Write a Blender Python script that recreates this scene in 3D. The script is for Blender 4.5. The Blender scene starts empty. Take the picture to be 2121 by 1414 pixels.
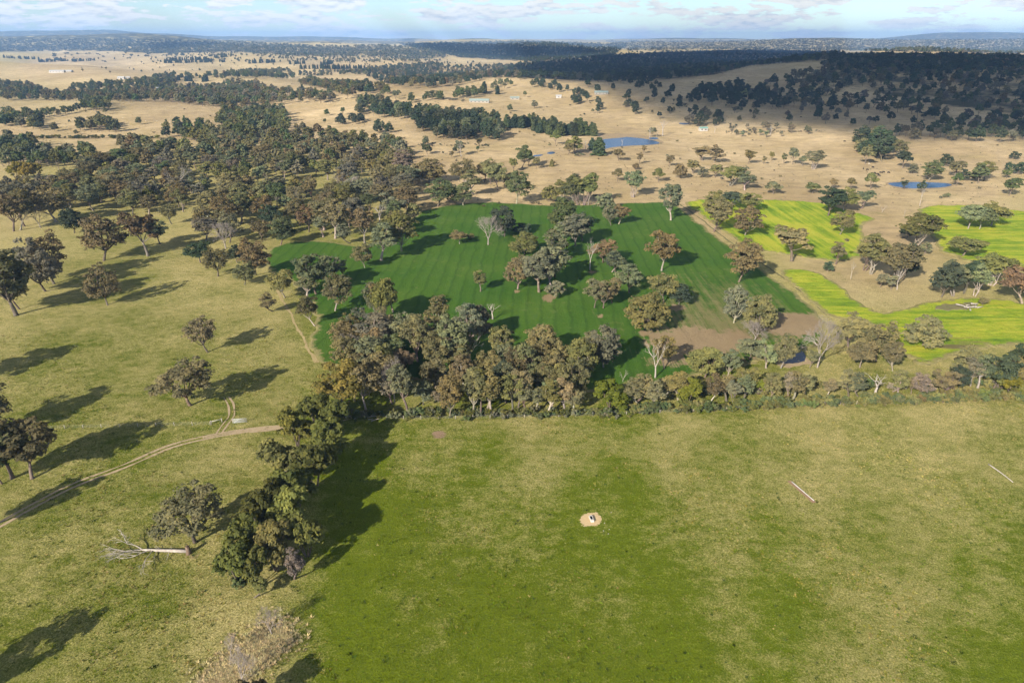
import bpy, math, random
import numpy as np
from mathutils import Vector, Matrix, geometry

# ------------------------------------------------------------------ camera, sky, sun
sc = bpy.context.scene
F = 1414.0                      # focal length in photo pixels (24 mm on a 36 mm wide frame)
CX, CY, HZ = 1060.5, 707.0, 84.0
CAMZ = 100.0
TH = math.atan((CY - HZ) / F)   # downward pitch
cd = bpy.data.cameras.new('camera'); cam = bpy.data.objects.new('camera', cd)
sc.collection.objects.link(cam)
cd.sensor_fit = 'HORIZONTAL'; cd.sensor_width = 36.0; cd.lens = 24.0
cd.clip_start = 1.0; cd.clip_end = 120000.0
cam.location = (0, 0, CAMZ); cam.rotation_euler = (math.pi / 2 - TH, 0, 0)
sc.camera = cam

SUN_EL = math.radians(27.0)
SHX, SHY = 0.567, 0.824                       # direction in which shadows fall on the ground
sun_to = Vector((-SHX * math.cos(SUN_EL), -SHY * math.cos(SUN_EL), math.sin(SUN_EL)))
sd = bpy.data.lights.new('sun', 'SUN'); sun = bpy.data.objects.new('sun', sd)
sc.collection.objects.link(sun)
sd.energy = 5.0; sd.angle = math.radians(0.53); sd.color = (1.0, 0.90, 0.76)
sun.rotation_euler = (-sun_to).to_track_quat('-Z', 'Y').to_euler()
sun.location = (0, 0, 900)

sc.view_settings.view_transform = 'Standard'
sc.view_settings.look = 'None'
sc.view_settings.gamma = 1.0
sc.view_settings.use_curve_mapping = False
sc.view_settings.exposure = 1.0
sc.render.engine = 'CYCLES'
sc.cycles.use_denoising = True
sc.cycles.max_bounces = 5; sc.cycles.diffuse_bounces = 2; sc.cycles.glossy_bounces = 2
sc.cycles.transmission_bounces = 3; sc.cycles.volume_bounces = 0; sc.cycles.transparent_max_bounces = 8
sc.cycles.use_adaptive_sampling = True; sc.cycles.adaptive_threshold = 0.02
sc.cycles.sample_clamp_indirect = 4.0


def N(nt, typ, **kw):
    n = nt.nodes.new(typ)
    for k, v in kw.items():
        if k.startswith('i_'):
            n.inputs[k[2:].replace('_', ' ')].default_value = v
        else:
            setattr(n, k, v)
    return n


def L(nt, a, b):
    nt.links.new(a, b)


def ramp(nt, fac, stops, interp='LINEAR'):
    r = nt.nodes.new('ShaderNodeValToRGB')
    r.color_ramp.interpolation = interp
    e = r.color_ramp.elements
    while len(e) < len(stops):
        e.new(0.5)
    for i, (p, c) in enumerate(stops):
        e[i].position = p
        e[i].color = c if len(c) == 4 else (*c, 1)
    if fac is not None:
        L(nt, fac, r.inputs[0])
    return r.outputs[0]


def math_(nt, op, a, b=None, clamp=False):
    m = nt.nodes.new('ShaderNodeMath'); m.operation = op; m.use_clamp = clamp
    for i, v in enumerate((a, b)):
        if v is None:
            continue
        if isinstance(v, (int, float)):
            m.inputs[i].default_value = v
        else:
            L(nt, v, m.inputs[i])
    return m.outputs[0]


def mix(nt, fac, a, b, blend='MIX'):
    m = nt.nodes.new('ShaderNodeMix'); m.data_type = 'RGBA'; m.blend_type = blend
    m.clamp_factor = True
    for sock, v in ((m.inputs[0], fac), (m.inputs[6], a), (m.inputs[7], b)):
        if isinstance(v, (int, float)):
            sock.default_value = v
        elif isinstance(v, tuple):
            sock.default_value = (*v, 1) if len(v) == 3 else v
        else:
            L(nt, v, sock)
    return m.outputs[2]


def noise(nt, vec, scale, detail=4, rough=0.55, lac=2.0):
    n = nt.nodes.new('ShaderNodeTexNoise')
    n.inputs['Scale'].default_value = scale
    n.inputs['Detail'].default_value = detail
    n.inputs['Roughness'].default_value = rough
    n.inputs['Lacunarity'].default_value = lac
    if vec is not None:
        L(nt, vec, n.inputs['Vector'])
    return n.outputs[0]


def mapping(nt, vec, scale=(1, 1, 1), rot=(0, 0, 0), loc=(0, 0, 0)):
    m = nt.nodes.new('ShaderNodeMapping')
    m.inputs['Scale'].default_value = scale
    m.inputs['Rotation'].default_value = rot
    m.inputs['Location'].default_value = loc
    L(nt, vec, m.inputs['Vector'])
    return m.outputs[0]


# world: physical sky with drifting cumulus
w = bpy.data.worlds.new('World'); sc.world = w; w.use_nodes = True
nt = w.node_tree; nt.nodes.clear()
sky = N(nt, 'ShaderNodeTexSky', sky_type='NISHITA', sun_disc=False)
sky.sun_elevation = SUN_EL
sky.sun_rotation = math.atan2(sun_to.x, sun_to.y)
sky.altitude = 900; sky.air_density = 1.0; sky.dust_density = 0.35; sky.ozone_density = 1.6
tc = N(nt, 'ShaderNodeTexCoord')
cv = mapping(nt, tc.outputs['Generated'], scale=(1, 1, 4.6))
warp = noise(nt, mapping(nt, cv, scale=(9, 9, 9)), 1.0, 3)
big = noise(nt, mapping(nt, cv, loc=(3.1, 1.7, 0.2)), 10.0, 2, 0.5)
puff = noise(nt, mapping(nt, cv, loc=(0.3, 5.1, 0.0)), 46.0, 8, 0.58)
dens = math_(nt, 'ADD', math_(nt, 'MULTIPLY', big, 0.75), math_(nt, 'MULTIPLY', puff, 0.55))
cmask = ramp(nt, dens, [(0.630, (0, 0, 0)), (0.680, (1, 1, 1))], 'EASE')
puff2 = noise(nt, mapping(nt, cv, loc=(0.3, 5.1, 0.022)), 46.0, 8, 0.58)     # same field a little higher: bases go grey
lit = math_(nt, 'ADD', math_(nt, 'MULTIPLY', math_(nt, 'SUBTRACT', puff, puff2), 3.2), 0.80, clamp=True)
ccol = mix(nt, lit, (4.5, 5.2, 6.4), (8.2, 8.15, 8.0))
skyb = mix(nt, 1.0, sky.outputs[0], (0.88, 1.0, 1.13), 'MULTIPLY')
skyc = mix(nt, math_(nt, 'MULTIPLY', cmask, 0.9), skyb, ccol)
bg = N(nt, 'ShaderNodeBackground'); bg.inputs['Strength'].default_value = 0.073
L(nt, skyc, bg.inputs['Color'])
wo = N(nt, 'ShaderNodeOutputWorld'); L(nt, bg.outputs[0], wo.inputs['Surface'])

# ------------------------------------------------------------------ terrain height and pixel -> ground
CT, ST = math.cos(TH), math.sin(TH)


def ray(px, py):
    px = np.asarray(px, float); py = np.asarray(py, float)
    u = CY - py
    return px - CX, F * CT + u * ST, -F * ST + u * CT


def sstep(a, b, x):
    t = np.clip((x - a) / (b - a), 0, 1)
    return t * t * (3 - 2 * t)


SKY1 = np.array([(-300, 70), (0, 66), (70, 64), (150, 62), (240, 63), (300, 69), (420, 74), (600, 77), (700, 76), (760, 79),
                 (900, 82), (1000, 82), (1200, 82), (1400, 80), (1480, 79), (1600, 82), (1700, 80), (1800, 81), (1860, 75),
                 (1950, 69), (2040, 67), (2121, 69), (2400, 72)], float)
SKY2 = np.array([(-300, 80), (0, 77), (120, 76), (300, 79), (480, 84), (700, 84), (850, 87), (930, 82), (1000, 80), (1070, 84),
                 (1120, 87), (1300, 88), (1500, 87), (1640, 81), (1720, 78), (1850, 82), (2000, 84), (2121, 82), (2400, 80)], float)
HILLS = [  # cx, cy, sx, sy, height
    (900, 1650, 400, 430, 60), (-20, 1320, 270, 250, 30), (-1000, 5200, 900, 700, 72), (1720, 3600, 420, 330, 50),
    (-5200, 8000, 1500, 800, 118), (-3600, 7600, 900, 700, 92), (-2100, 6400, 900, 600, 62), (-500, 9000, 900, 800, 72),
    (300, 4700, 420, 420, 36), (-1100, 2300, 500, 300, 8), (2300, 2600, 700, 500, 40), (520, 2900, 500, 350, 22)]
PONDS = []


def crest(tab, r, x, y):
    tana = x / np.maximum(y, 1e-3)
    px = CX + tana * (F * CT + (CY - 80) * ST)
    px = np.clip(px, -300, 2400)
    py = np.interp(px, tab[:, 0], tab[:, 1])
    dx, dy, dz = ray(px, py)
    return CAMZ + dz / np.hypot(dx, dy) * r


def Hh(x, y):
    x = np.asarray(x, float); y = np.asarray(y, float)
    d = np.hypot(x, y)
    z = 0.5 * np.sin(x / 41 + 1.0) * np.cos(y / 53) * sstep(40, 200, d)
    a = sstep(350, 900, d)
    z = z + 1.5 * a * (1.6 * np.sin(x / 83 + 0.4) * np.cos(y / 97 + 1) + 1.2 * np.sin((x + 0.6 * y) / 61) + 1.0 * np.cos((x - y) / 133))
    a2 = sstep(1200, 3500, d)
    z = z + 1.9 * a2 * (6 * np.sin(x / 310 + 2) * np.cos(y / 420) + 5 * np.sin((x - 0.7 * y) / 560 + 1) + 4 * np.cos((x + 1.3 * y) / 260))
    a3 = sstep(650, 1300, d)
    z = z + a3 * (3.6 * np.sin(x / 78 + 1.3 + 0.7 * np.sin(y / 190)) * np.cos(y / 118 + 0.4) + 2.8 * np.sin((0.8 * x + 0.5 * y) / 57 + 0.6 * np.sin(x / 140)))
    a4 = sstep(2200, 4500, d)
    z = z + a4 * (11 * np.sin(x / 230 + 0.5 * np.sin(y / 400)) * np.cos(y / 300 + 1) + 8 * np.sin((0.6 * x - y) / 190))
    for cx, cy, sx, sy, h in HILLS:
        z = z + h * np.exp(-0.5 * ((x - cx) / sx) ** 2 - 0.5 * ((y - cy) / sy) ** 2)
    ok = y > 500
    r1 = crest(SKY1, 15500.0, x, np.where(ok, y, 1e4)) + 6 * np.sin(x / 390) + 5 * np.sin(x / 170 + 1)
    r2 = crest(SKY2, 10000.0, x, np.where(ok, y, 1e4)) + 4 * np.sin(x / 290 + 2) + 3 * np.sin(x / 130)
    front = sstep(-0.2, 0.2, y / np.maximum(d, 1))
    e1 = np.exp(-((d - 15500) / 1800) ** 2) * front
    e2 = np.exp(-((d - 10000) / 1100) ** 2) * front
    z = z * (1 - e1) + r1 * e1
    z = z * (1 - e2) + r2 * e2
    for cx, cy, rx, ry, lv in PONDS:
        q = ((x - cx) / rx) ** 2 + ((y - cy) / ry) ** 2
        k = np.exp(-q * q)
        z = z * (1 - k) + lv * k
    return z


def hit(px, py, lo=30.0, hi=26000.0, n=520):
    """first point where the pixel's ray meets the ground"""
    px = np.atleast_1d(np.asarray(px, float)); py = np.atleast_1d(np.asarray(py, float))
    dx, dy, dz = ray(px, py)
    g = np.hypot(dx, dy); dx, dy, dz = dx / g, dy / g, dz / g
    rs = np.geomspace(lo, hi, n)
    a = np.full(px.shape, lo); b = np.full(px.shape, hi)
    act = np.arange(len(px))
    first = np.searchsorted(rs, 0.55 * np.clip(-CAMZ / np.minimum(dz, -1e-6), lo, hi).min())
    for r in rs[max(0, min(first, n - 1)):]:
        if not len(act):
            break
        below = CAMZ + dz[act] * r - Hh(dx[act] * r, dy[act] * r) <= 0
        b[act[below]] = r
        act = act[~below]
        a[act] = r
    for _ in range(18):
        m = (a + b) / 2
        h = CAMZ + dz * m - Hh(dx * m, dy * m)
        a = np.where(h > 0, m, a); b = np.where(h > 0, b, m)
    return dx * b, dy * b, Hh(dx * b, dy * b)


def proj(x, y, z):
    q = z - CAMZ
    fw = y * CT - q * ST
    up = y * ST + q * CT
    fs = np.where(fw > 1, fw, 1)
    return CX + F * x / fs, CY - F * up / fs, fw


def inpoly(px, py, poly):
    px = np.asarray(px); py = np.asarray(py)
    c = np.zeros(px.shape, bool)
    n = len(poly)
    for i in range(n):
        x1, y1 = poly[i]; x2, y2 = poly[(i + 1) % n]
        if y1 == y2:
            continue
        c ^= ((y1 > py) != (y2 > py)) & (px < (x2 - x1) * (py - y1) / (y2 - y1) + x1)
    return c


# dams: level the ground around each so that the water lies flat
POND_PX = [
    [(1236, 292), (1248, 284), (1290, 283), (1340, 288), (1370, 296), (1356, 300), (1300, 302), (1258, 306), (1232, 318), (1197, 317), (1201, 305), (1222, 297)],
    [(1834, 380), (1860, 377.5), (1925, 377.5), (1976, 381), (1960, 388), (1900, 391), (1860, 389)],
    [(1611, 752), (1626, 736), (1641, 722), (1652, 714), (1661, 733), (1674, 748), (1645, 753)],
    [(1340, 287), (1354, 284), (1367, 287), (1354, 290)],
    [(1402, 256), (1415, 253), (1432, 255), (1420, 259)],
]
_p = []
for P in POND_PX:
    a = np.array(P); X, Y, Z = hit(a[:, 0], a[:, 1])
    cx, cy = (X.min() + X.max()) / 2, (Y.min() + Y.max()) / 2
    _p.append((cx, cy, (X.max() - X.min()) * 0.62 + 3, (Y.max() - Y.min()) * 0.62 + 3, float(Hh(cx, cy))))
_p[3] = _p[3][:4] + (_p[0][4],)
PONDS.extend(_p)

# ------------------------------------------------------------------ helpers for objects
COL = sc.collection


def mesh_from(name, verts, faces, mats=(), smooth=False, fmat=None):
    me = bpy.data.meshes.new(name)
    verts = np.asarray(verts, np.float32)
    if isinstance(faces, np.ndarray):
        nf, k = faces.shape
        me.vertices.add(len(verts)); me.vertices.foreach_set('co', verts.ravel())
        me.loops.add(nf * k); me.loops.foreach_set('vertex_index', faces.astype(np.int32).ravel())
        me.polygons.add(nf)
        me.polygons.foreach_set('loop_start', np.arange(0, nf * k, k, dtype=np.int32))
        me.polygons.foreach_set('loop_total', np.full(nf, k, np.int32))
        me.update(calc_edges=True)
    else:
        me.from_pydata([tuple(map(float, v)) for v in verts], [], faces)
        me.update()
    for m in mats:
        me.materials.append(m)
    if fmat is not None:
        me.polygons.foreach_set('material_index', np.asarray(fmat, np.int32))
    me.polygons.foreach_set('use_smooth', np.full(len(me.polygons), smooth))
    return me


def obj(name, me, parent=None, loc=None, kind=None, label=None, cat=None, group=None):
    o = bpy.data.objects.new(name, me)
    COL.objects.link(o)
    if parent is not None:
        o.parent = parent
    if loc is not None:
        o.location = loc
    if kind: o['kind'] = kind
    if label: o['label'] = label
    if cat: o['category'] = cat
    if group: o['group'] = group
    return o


def empty(name, loc, rz=0.0, scale=(1, 1, 1), label=None, cat=None, group=None):
    o = obj(name, None, None, loc, None, label, cat, group)
    o.rotation_euler = (0, 0, rz); o.scale = scale
    o.empty_display_size = 0.5
    return o


class MB:
    """collects tubes, boxes and quads into one mesh"""
    def __init__(self):
        self.v = []; self.f = []; self.n = 0

    def add(self, v, f):
        self.v.append(np.asarray(v, float))
        self.f += [tuple(i + self.n for i in q) for q in f]
        self.n += len(v)

    def box(self, c, s, rz=0.0):
        x, y, z = s[0] / 2, s[1] / 2, s[2] / 2
        p = np.array([(-x, -y, -z), (x, -y, -z), (x, y, -z), (-x, y, -z), (-x, -y, z), (x, -y, z), (x, y, z), (-x, y, z)])
        ca, sa = math.cos(rz), math.sin(rz)
        p = p @ np.array([[ca, sa, 0], [-sa, ca, 0], [0, 0, 1]]) + np.asarray(c)
        self.add(p, [(0, 3, 2, 1), (4, 5, 6, 7), (0, 1, 5, 4), (1, 2, 6, 5), (2, 3, 7, 6), (3, 0, 4, 7)])

    def tube(self, pts, rad, sides=6, cap=True):
        pts = np.asarray(pts, float); n = len(pts)
        rad = np.broadcast_to(np.asarray(rad, float), (n,))
        t = np.gradient(pts, axis=0)
        t /= np.linalg.norm(t, axis=1)[:, None] + 1e-9
        ref = np.array([0.31, 0.95, 0.1]) if abs(t[0][2]) > 0.6 else np.array([0, 0, 1.0])
        a = np.cross(t, ref); a /= np.linalg.norm(a, axis=1)[:, None] + 1e-9
        b = np.cross(t, a)
        ang = np.linspace(0, 2 * math.pi, sides, endpoint=False)
        ring = (pts[:, None, :] + rad[:, None, None] * (np.cos(ang)[None, :, None] * a[:, None, :] + np.sin(ang)[None, :, None] * b[:, None, :]))
        v = ring.reshape(-1, 3)
        f = []
        for i in range(n - 1):
            for j in range(sides):
                k = (j + 1) % sides
                f.append((i * sides + j, i * sides + k, (i + 1) * sides + k, (i + 1) * sides + j))
        if cap:
            f.append(tuple(range(sides))[::-1]); f.append(tuple((n - 1) * sides + j for j in range(sides)))
        self.add(v, f)

    def mesh(self, name, mats, smooth=False):
        return mesh_from(name, np.concatenate(self.v), self.f, mats, smooth)


# ------------------------------------------------------------------ materials
def new_mat(name):
    m = bpy.data.materials.new(name); m.use_nodes = True
    nt = m.node_tree; nt.nodes.clear()
    out = nt.nodes.new('ShaderNodeOutputMaterial')
    return m, nt, out


def diffuse_out(nt, out, col, bump=None, bstr=0.3, bdist=0.1, rough=0.9, spec=0.1):
    b = nt.nodes.new('ShaderNodeBsdfPrincipled')
    b.inputs['Roughness'].default_value = rough
    b.inputs['Specular IOR Level'].default_value = spec
    if isinstance(col, tuple):
        b.inputs['Base Color'].default_value = (*col, 1)
    else:
        L(nt, col, b.inputs['Base Color'])
    if bump is not None:
        bp = nt.nodes.new('ShaderNodeBump')
        bp.inputs['Strength'].default_value = bstr
        bp.inputs['Distance'].default_value = bdist
        L(nt, bump, bp.inputs['Height']); L(nt, bp.outputs[0], b.inputs['Normal'])
    L(nt, b.outputs[0], out.inputs['Surface'])
    return b


def simple_mat(name, col, var=0.2, scale=3.0, rough=0.8, bstr=0.2, spec=0.2):
    m, nt, out = new_mat(name)
    tc = nt.nodes.new('ShaderNodeTexCoord')
    n = noise(nt, tc.outputs['Object'], scale, 5, 0.6)
    lo = tuple(c * (1 - var) for c in col); hi = tuple(min(1, c * (1 + var)) for c in col)
    diffuse_out(nt, out, ramp(nt, n, [(0.3, lo), (0.7, hi)]), n, bstr, 0.05, rough, spec)
    return m


def mat_ground():
    m, nt, out = new_mat('pasture')
    g = nt.nodes.new('ShaderNodeNewGeometry'); P = g.outputs['Position']
    def at(nm):
        a = nt.nodes.new('ShaderNodeAttribute'); a.attribute_name = nm
        return a.outputs['Fac']
    dry, lush, wood, soil = at('dry'), at('lush'), at('wood'), at('soil')
    n_fine = noise(nt, mapping(nt, P, scale=(1, 0.85, 1), rot=(0, 0, 0.5)), 2.9, 4, 0.85)
    n_mid = noise(nt, mapping(nt, P, scale=(0.75, 1, 1)), 0.36, 6, 0.72)
    n_big = noise(nt, P, 0.055, 5, 0.6)
    n_far = noise(nt, mapping(nt, P, scale=(1, 0.6, 1)), 0.006, 6, 0.62)
    n_fa2 = noise(nt, mapping(nt, P, scale=(1, 1, 1)), 0.03, 5, 0.6)
    s = math_(nt, 'MULTIPLY', n_fine, 0.50)
    s = math_(nt, 'ADD', s, math_(nt, 'MULTIPLY', n_mid, 0.55))
    s = math_(nt, 'ADD', s, math_(nt, 'MULTIPLY', n_big, 0.50))
    s = math_(nt, 'ADD', s, -0.775)                      # about -0.3 .. 0.3
    k = math_(nt, 'ADD', dry, math_(nt, 'MULTIPLY', s, 2.15))
    kd = ramp(nt, k, [(0.12, (0, 0, 0)), (0.88, (1, 1, 1))])
    green = mix(nt, n_mid, (0.050, 0.076, 0.005), (0.148, 0.172, 0.016))
    green = mix(nt, ramp(nt, n_big, [(0.35, (0, 0, 0)), (0.65, (1, 1, 1))]), green, (0.114, 0.136, 0.013))
    lushc = mix(nt, n_mid, (0.060, 0.098, 0.004), (0.168, 0.208, 0.011))
    green = mix(nt, lush, green, lushc)
    straw = mix(nt, n_fine, (0.250, 0.212, 0.066), (0.520, 0.445, 0.210))
    tanc = mix(nt, ramp(nt, n_far, [(0.3, (0, 0, 0)), (0.7, (1, 1, 1))]), (0.300, 0.222, 0.122), (0.610, 0.475, 0.285))
    tanc = mix(nt, ramp(nt, n_fa2, [(0.42, (0, 0, 0)), (0.72, (0.75, 0.75, 0.75))]), tanc, (0.360, 0.275, 0.135))
    tanc = mix(nt, ramp(nt, noise(nt, mapping(nt, P, scale=(0.5, 1, 1), loc=(40, 9, 0)), 0.011, 5, 0.6), [(0.58, (0, 0, 0)), (0.74, (0.35, 0.35, 0.35))]), tanc, (0.300, 0.265, 0.120))
    tm = noise(nt, mapping(nt, P, scale=(0.6, 1, 1)), 0.11, 6, 0.75)
    tanc = mix(nt, 0.85, tanc, ramp(nt, tm, [(0.3, (0.62, 0.62, 0.62)), (0.5, (1, 1, 1)), (0.7, (1.28, 1.25, 1.2))]), 'MULTIPLY')
    vfar = ramp(nt, dry, [(0.80, (0, 0, 0)), (1.0, (1, 1, 1))])
    straw = mix(nt, vfar, straw, tanc)
    col = mix(nt, kd, green, straw)
    spk = ramp(nt, n_fine, [(0.28, (0.42, 0.46, 0.42)), (0.5, (0.97, 0.97, 0.97)), (0.72, (1.62, 1.6, 1.5))])
    col = mix(nt, 0.85, col, spk, 'MULTIPLY')
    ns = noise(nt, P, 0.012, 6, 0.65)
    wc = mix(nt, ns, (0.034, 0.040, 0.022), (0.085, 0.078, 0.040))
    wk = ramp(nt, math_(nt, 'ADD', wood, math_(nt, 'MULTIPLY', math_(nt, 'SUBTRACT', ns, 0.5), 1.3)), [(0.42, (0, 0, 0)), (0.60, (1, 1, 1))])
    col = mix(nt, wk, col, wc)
    sk = ramp(nt, math_(nt, 'ADD', soil, math_(nt, 'MULTIPLY', s, 1.2)), [(0.45, (0, 0, 0)), (0.65, (1, 1, 1))])
    col = mix(nt, sk, col, mix(nt, n_fine, (0.20, 0.135, 0.085), (0.34, 0.245, 0.165)))
    h = math_(nt, 'ADD', math_(nt, 'MULTIPLY', n_fine, 0.6), n_mid)
    diffuse_out(nt, out, col, h, 0.9, 0.55, 0.95, 0.05)
    return m


def edge_mix(nt, P, c, nf):
    """crop thins out into grass along the field's rim"""
    e = nt.nodes.new('ShaderNodeAttribute'); e.attribute_name = 'edge'
    ne = noise(nt, P, 0.35, 6, 0.72)
    k = math_(nt, 'ADD', e.outputs['Fac'], math_(nt, 'MULTIPLY', math_(nt, 'SUBTRACT', ne, 0.5), 1.7))
    return mix(nt, ramp(nt, k, [(0.25, (0, 0, 0)), (0.6, (1, 1, 1))]), mix(nt, nf, (0.12, 0.125, 0.03), (0.36, 0.30, 0.15)), c)


def mat_crop():
    m, nt, out = new_mat('green_crop')
    g = nt.nodes.new('ShaderNodeNewGeometry'); P = g.outputs['Position']
    rows = N(nt, 'ShaderNodeTexWave', wave_type='BANDS', bands_direction='X', wave_profile='SIN')
    rv = mapping(nt, P, rot=(0, 0, math.radians(2)))
    L(nt, rv, rows.inputs['Vector'])
    rows.inputs['Scale'].default_value = 0.055; rows.inputs['Distortion'].default_value = 2.2
    rows.inputs['Detail'].default_value = 4; rows.inputs['Detail Scale'].default_value = 1.5
    nf = noise(nt, P, 1.6, 6, 0.78); nb = noise(nt, P, 0.03, 5, 0.6); nm = noise(nt, P, 0.22, 6, 0.7)
    drill = noise(nt, mapping(nt, P, rot=(0, 0, math.radians(3)), scale=(1.0, 0.05, 1)), 0.6, 4, 0.7)
    at = nt.nodes.new('ShaderNodeAttribute'); at.attribute_name = 'thin'
    so = nt.nodes.new('ShaderNodeAttribute'); so.attribute_name = 'soil'
    c = mix(nt, ramp(nt, nf, [(0.3, (0, 0, 0)), (0.7, (1, 1, 1))]), (0.024, 0.068, 0.006), (0.058, 0.144, 0.015))
    c = mix(nt, ramp(nt, nb, [(0.32, (0, 0, 0)), (0.68, (1, 1, 1))]), c, mix(nt, nf, (0.042, 0.092, 0.009), (0.098, 0.172, 0.022)))
    c = mix(nt, ramp(nt, drill, [(0.45, (0, 0, 0)), (0.75, (0.5, 0.5, 0.5))]), c, (0.072, 0.138, 0.020))
    rr = ramp(nt, rows.outputs['Fac'], [(0.80, (0, 0, 0)), (1.0, (1, 1, 1))])
    c = mix(nt, math_(nt, 'MULTIPLY', rr, math_(nt, 'MULTIPLY', nm, 0.55)), c, (0.009, 0.040, 0.006))
    tk = math_(nt, 'ADD', at.outputs['Fac'], math_(nt, 'ADD', math_(nt, 'MULTIPLY', math_(nt, 'SUBTRACT', drill, 0.5), 1.5),
                                                 math_(nt, 'MULTIPLY', math_(nt, 'SUBTRACT', nm, 0.5), 0.9)))
    c = mix(nt, ramp(nt, tk, [(0.35, (0, 0, 0)), (0.8, (0.85, 0.85, 0.85))]), c, mix(nt, nf, (0.135, 0.130, 0.045), (0.26, 0.215, 0.11)))
    pale = ramp(nt, math_(nt, 'ADD', nm, math_(nt, 'MULTIPLY', nb, 0.35)), [(0.76, (0, 0, 0)), (0.90, (1, 1, 1))])
    c = mix(nt, math_(nt, 'MULTIPLY', pale, 0.55), c, (0.14, 0.17, 0.055))
    soilc = mix(nt, nf, (0.20, 0.143, 0.078), (0.36, 0.280, 0.165))
    soilc = mix(nt, ramp(nt, nb, [(0.4, (0, 0, 0)), (0.7, (0.7, 0.7, 0.7))]), soilc, (0.215, 0.155, 0.088))
    sk = math_(nt, 'ADD', so.outputs['Fac'], math_(nt, 'ADD', math_(nt, 'MULTIPLY', math_(nt, 'SUBTRACT', nm, 0.5), 1.0),
                                                 math_(nt, 'MULTIPLY', math_(nt, 'SUBTRACT', drill, 0.5), 0.9)))
    c = mix(nt, ramp(nt, sk, [(0.42, (0, 0, 0)), (0.62, (1, 1, 1))]), c, soilc)
    c = edge_mix(nt, P, c, nf)
    diffuse_out(nt, out, c, math_(nt, 'ADD', nf, math_(nt, 'MULTIPLY', rows.outputs['Fac'], 0.2)), 0.9, 0.45, 0.9, 0.08)
    return m


def mat_canola(rot, name, stretch=(0.10, 1, 1)):
    m, nt, out = new_mat(name)
    g = nt.nodes.new('ShaderNodeNewGeometry'); P = g.outputs['Position']
    rv = mapping(nt, P, rot=(0, 0, math.radians(rot)), scale=stretch)
    rows = noise(nt, rv, 0.30, 5, 0.72)
    nf = noise(nt, P, 2.0, 6, 0.85); nb = noise(nt, P, 0.035, 4, 0.6)
    k = math_(nt, 'ADD', math_(nt, 'MULTIPLY', rows, 0.75), math_(nt, 'ADD', math_(nt, 'MULTIPLY', nf, 0.62), math_(nt, 'MULTIPLY', nb, 0.5)))
    c = ramp(nt, k, [(0.66, (0.055, 0.115, 0.012)), (0.85, (0.165, 0.265, 0.018)), (0.95, (0.285, 0.350, 0.024)), (1.0, (0.38, 0.385, 0.040))])
    at = nt.nodes.new('ShaderNodeAttribute'); at.attribute_name = 'thin'
    tk = ramp(nt, math_(nt, 'ADD', at.outputs['Fac'], math_(nt, 'MULTIPLY', math_(nt, 'SUBTRACT', rows, 0.5), 1.8)), [(0.5, (0, 0, 0)), (0.7, (1, 1, 1))])
    c = mix(nt, tk, c, mix(nt, nf, (0.10, 0.115, 0.035), (0.22, 0.16, 0.085)))
    c = edge_mix(nt, P, c, nf)
    diffuse_out(nt, out, c, math_(nt, 'ADD', nf, rows), 0.9, 0.6, 0.9, 0.08)
    return m


def mat_soil(name, a, b, sc_=0.8, edge=False):
    m, nt, out = new_mat(name)
    g = nt.nodes.new('ShaderNodeNewGeometry'); P = g.outputs['Position']
    nf = noise(nt, P, sc_, 7, 0.7); nb = noise(nt, P, sc_ * 0.12, 4, 0.6)
    c = mix(nt, ramp(nt, nf, [(0.3, (0, 0, 0)), (0.7, (1, 1, 1))]), a, b)
    c = mix(nt, math_(nt, 'MULTIPLY', nb, 0.5), c, tuple(x * 0.75 for x in b))
    if edge:
        e = nt.nodes.new('ShaderNodeAttribute'); e.attribute_name = 'edge'
        ne = noise(nt, P, 1.6, 6, 0.75)
        k = math_(nt, 'ADD', math_(nt, 'MULTIPLY', e.outputs['Fac'], 5.5), math_(nt, 'MULTIPLY', math_(nt, 'SUBTRACT', ne, 0.5), 3.2))
        c = mix(nt, ramp(nt, k, [(0.3, (0, 0, 0)), (0.55, (1, 1, 1))]), mix(nt, nf, (0.07, 0.10, 0.008), (0.17, 0.19, 0.022)), c)
    diffuse_out(nt, out, c, nf, 0.6, 0.2, 0.95, 0.05)
    return m


def mat_water(name='dam_water', col=(0.018, 0.070, 0.165)):  # blue base colour stands in for the reflected upper sky
    m, nt, out = new_mat(name)
    g = nt.nodes.new('ShaderNodeNewGeometry')
    n = noise(nt, mapping(nt, g.outputs['Position'], scale=(0.7, 1.6, 1)), 0.9, 4, 0.6)
    b = diffuse_out(nt, out, col, n, 0.3, 0.12, 0.25, 0.35)
    b.inputs['IOR'].default_value = 1.33
    return m


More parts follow.
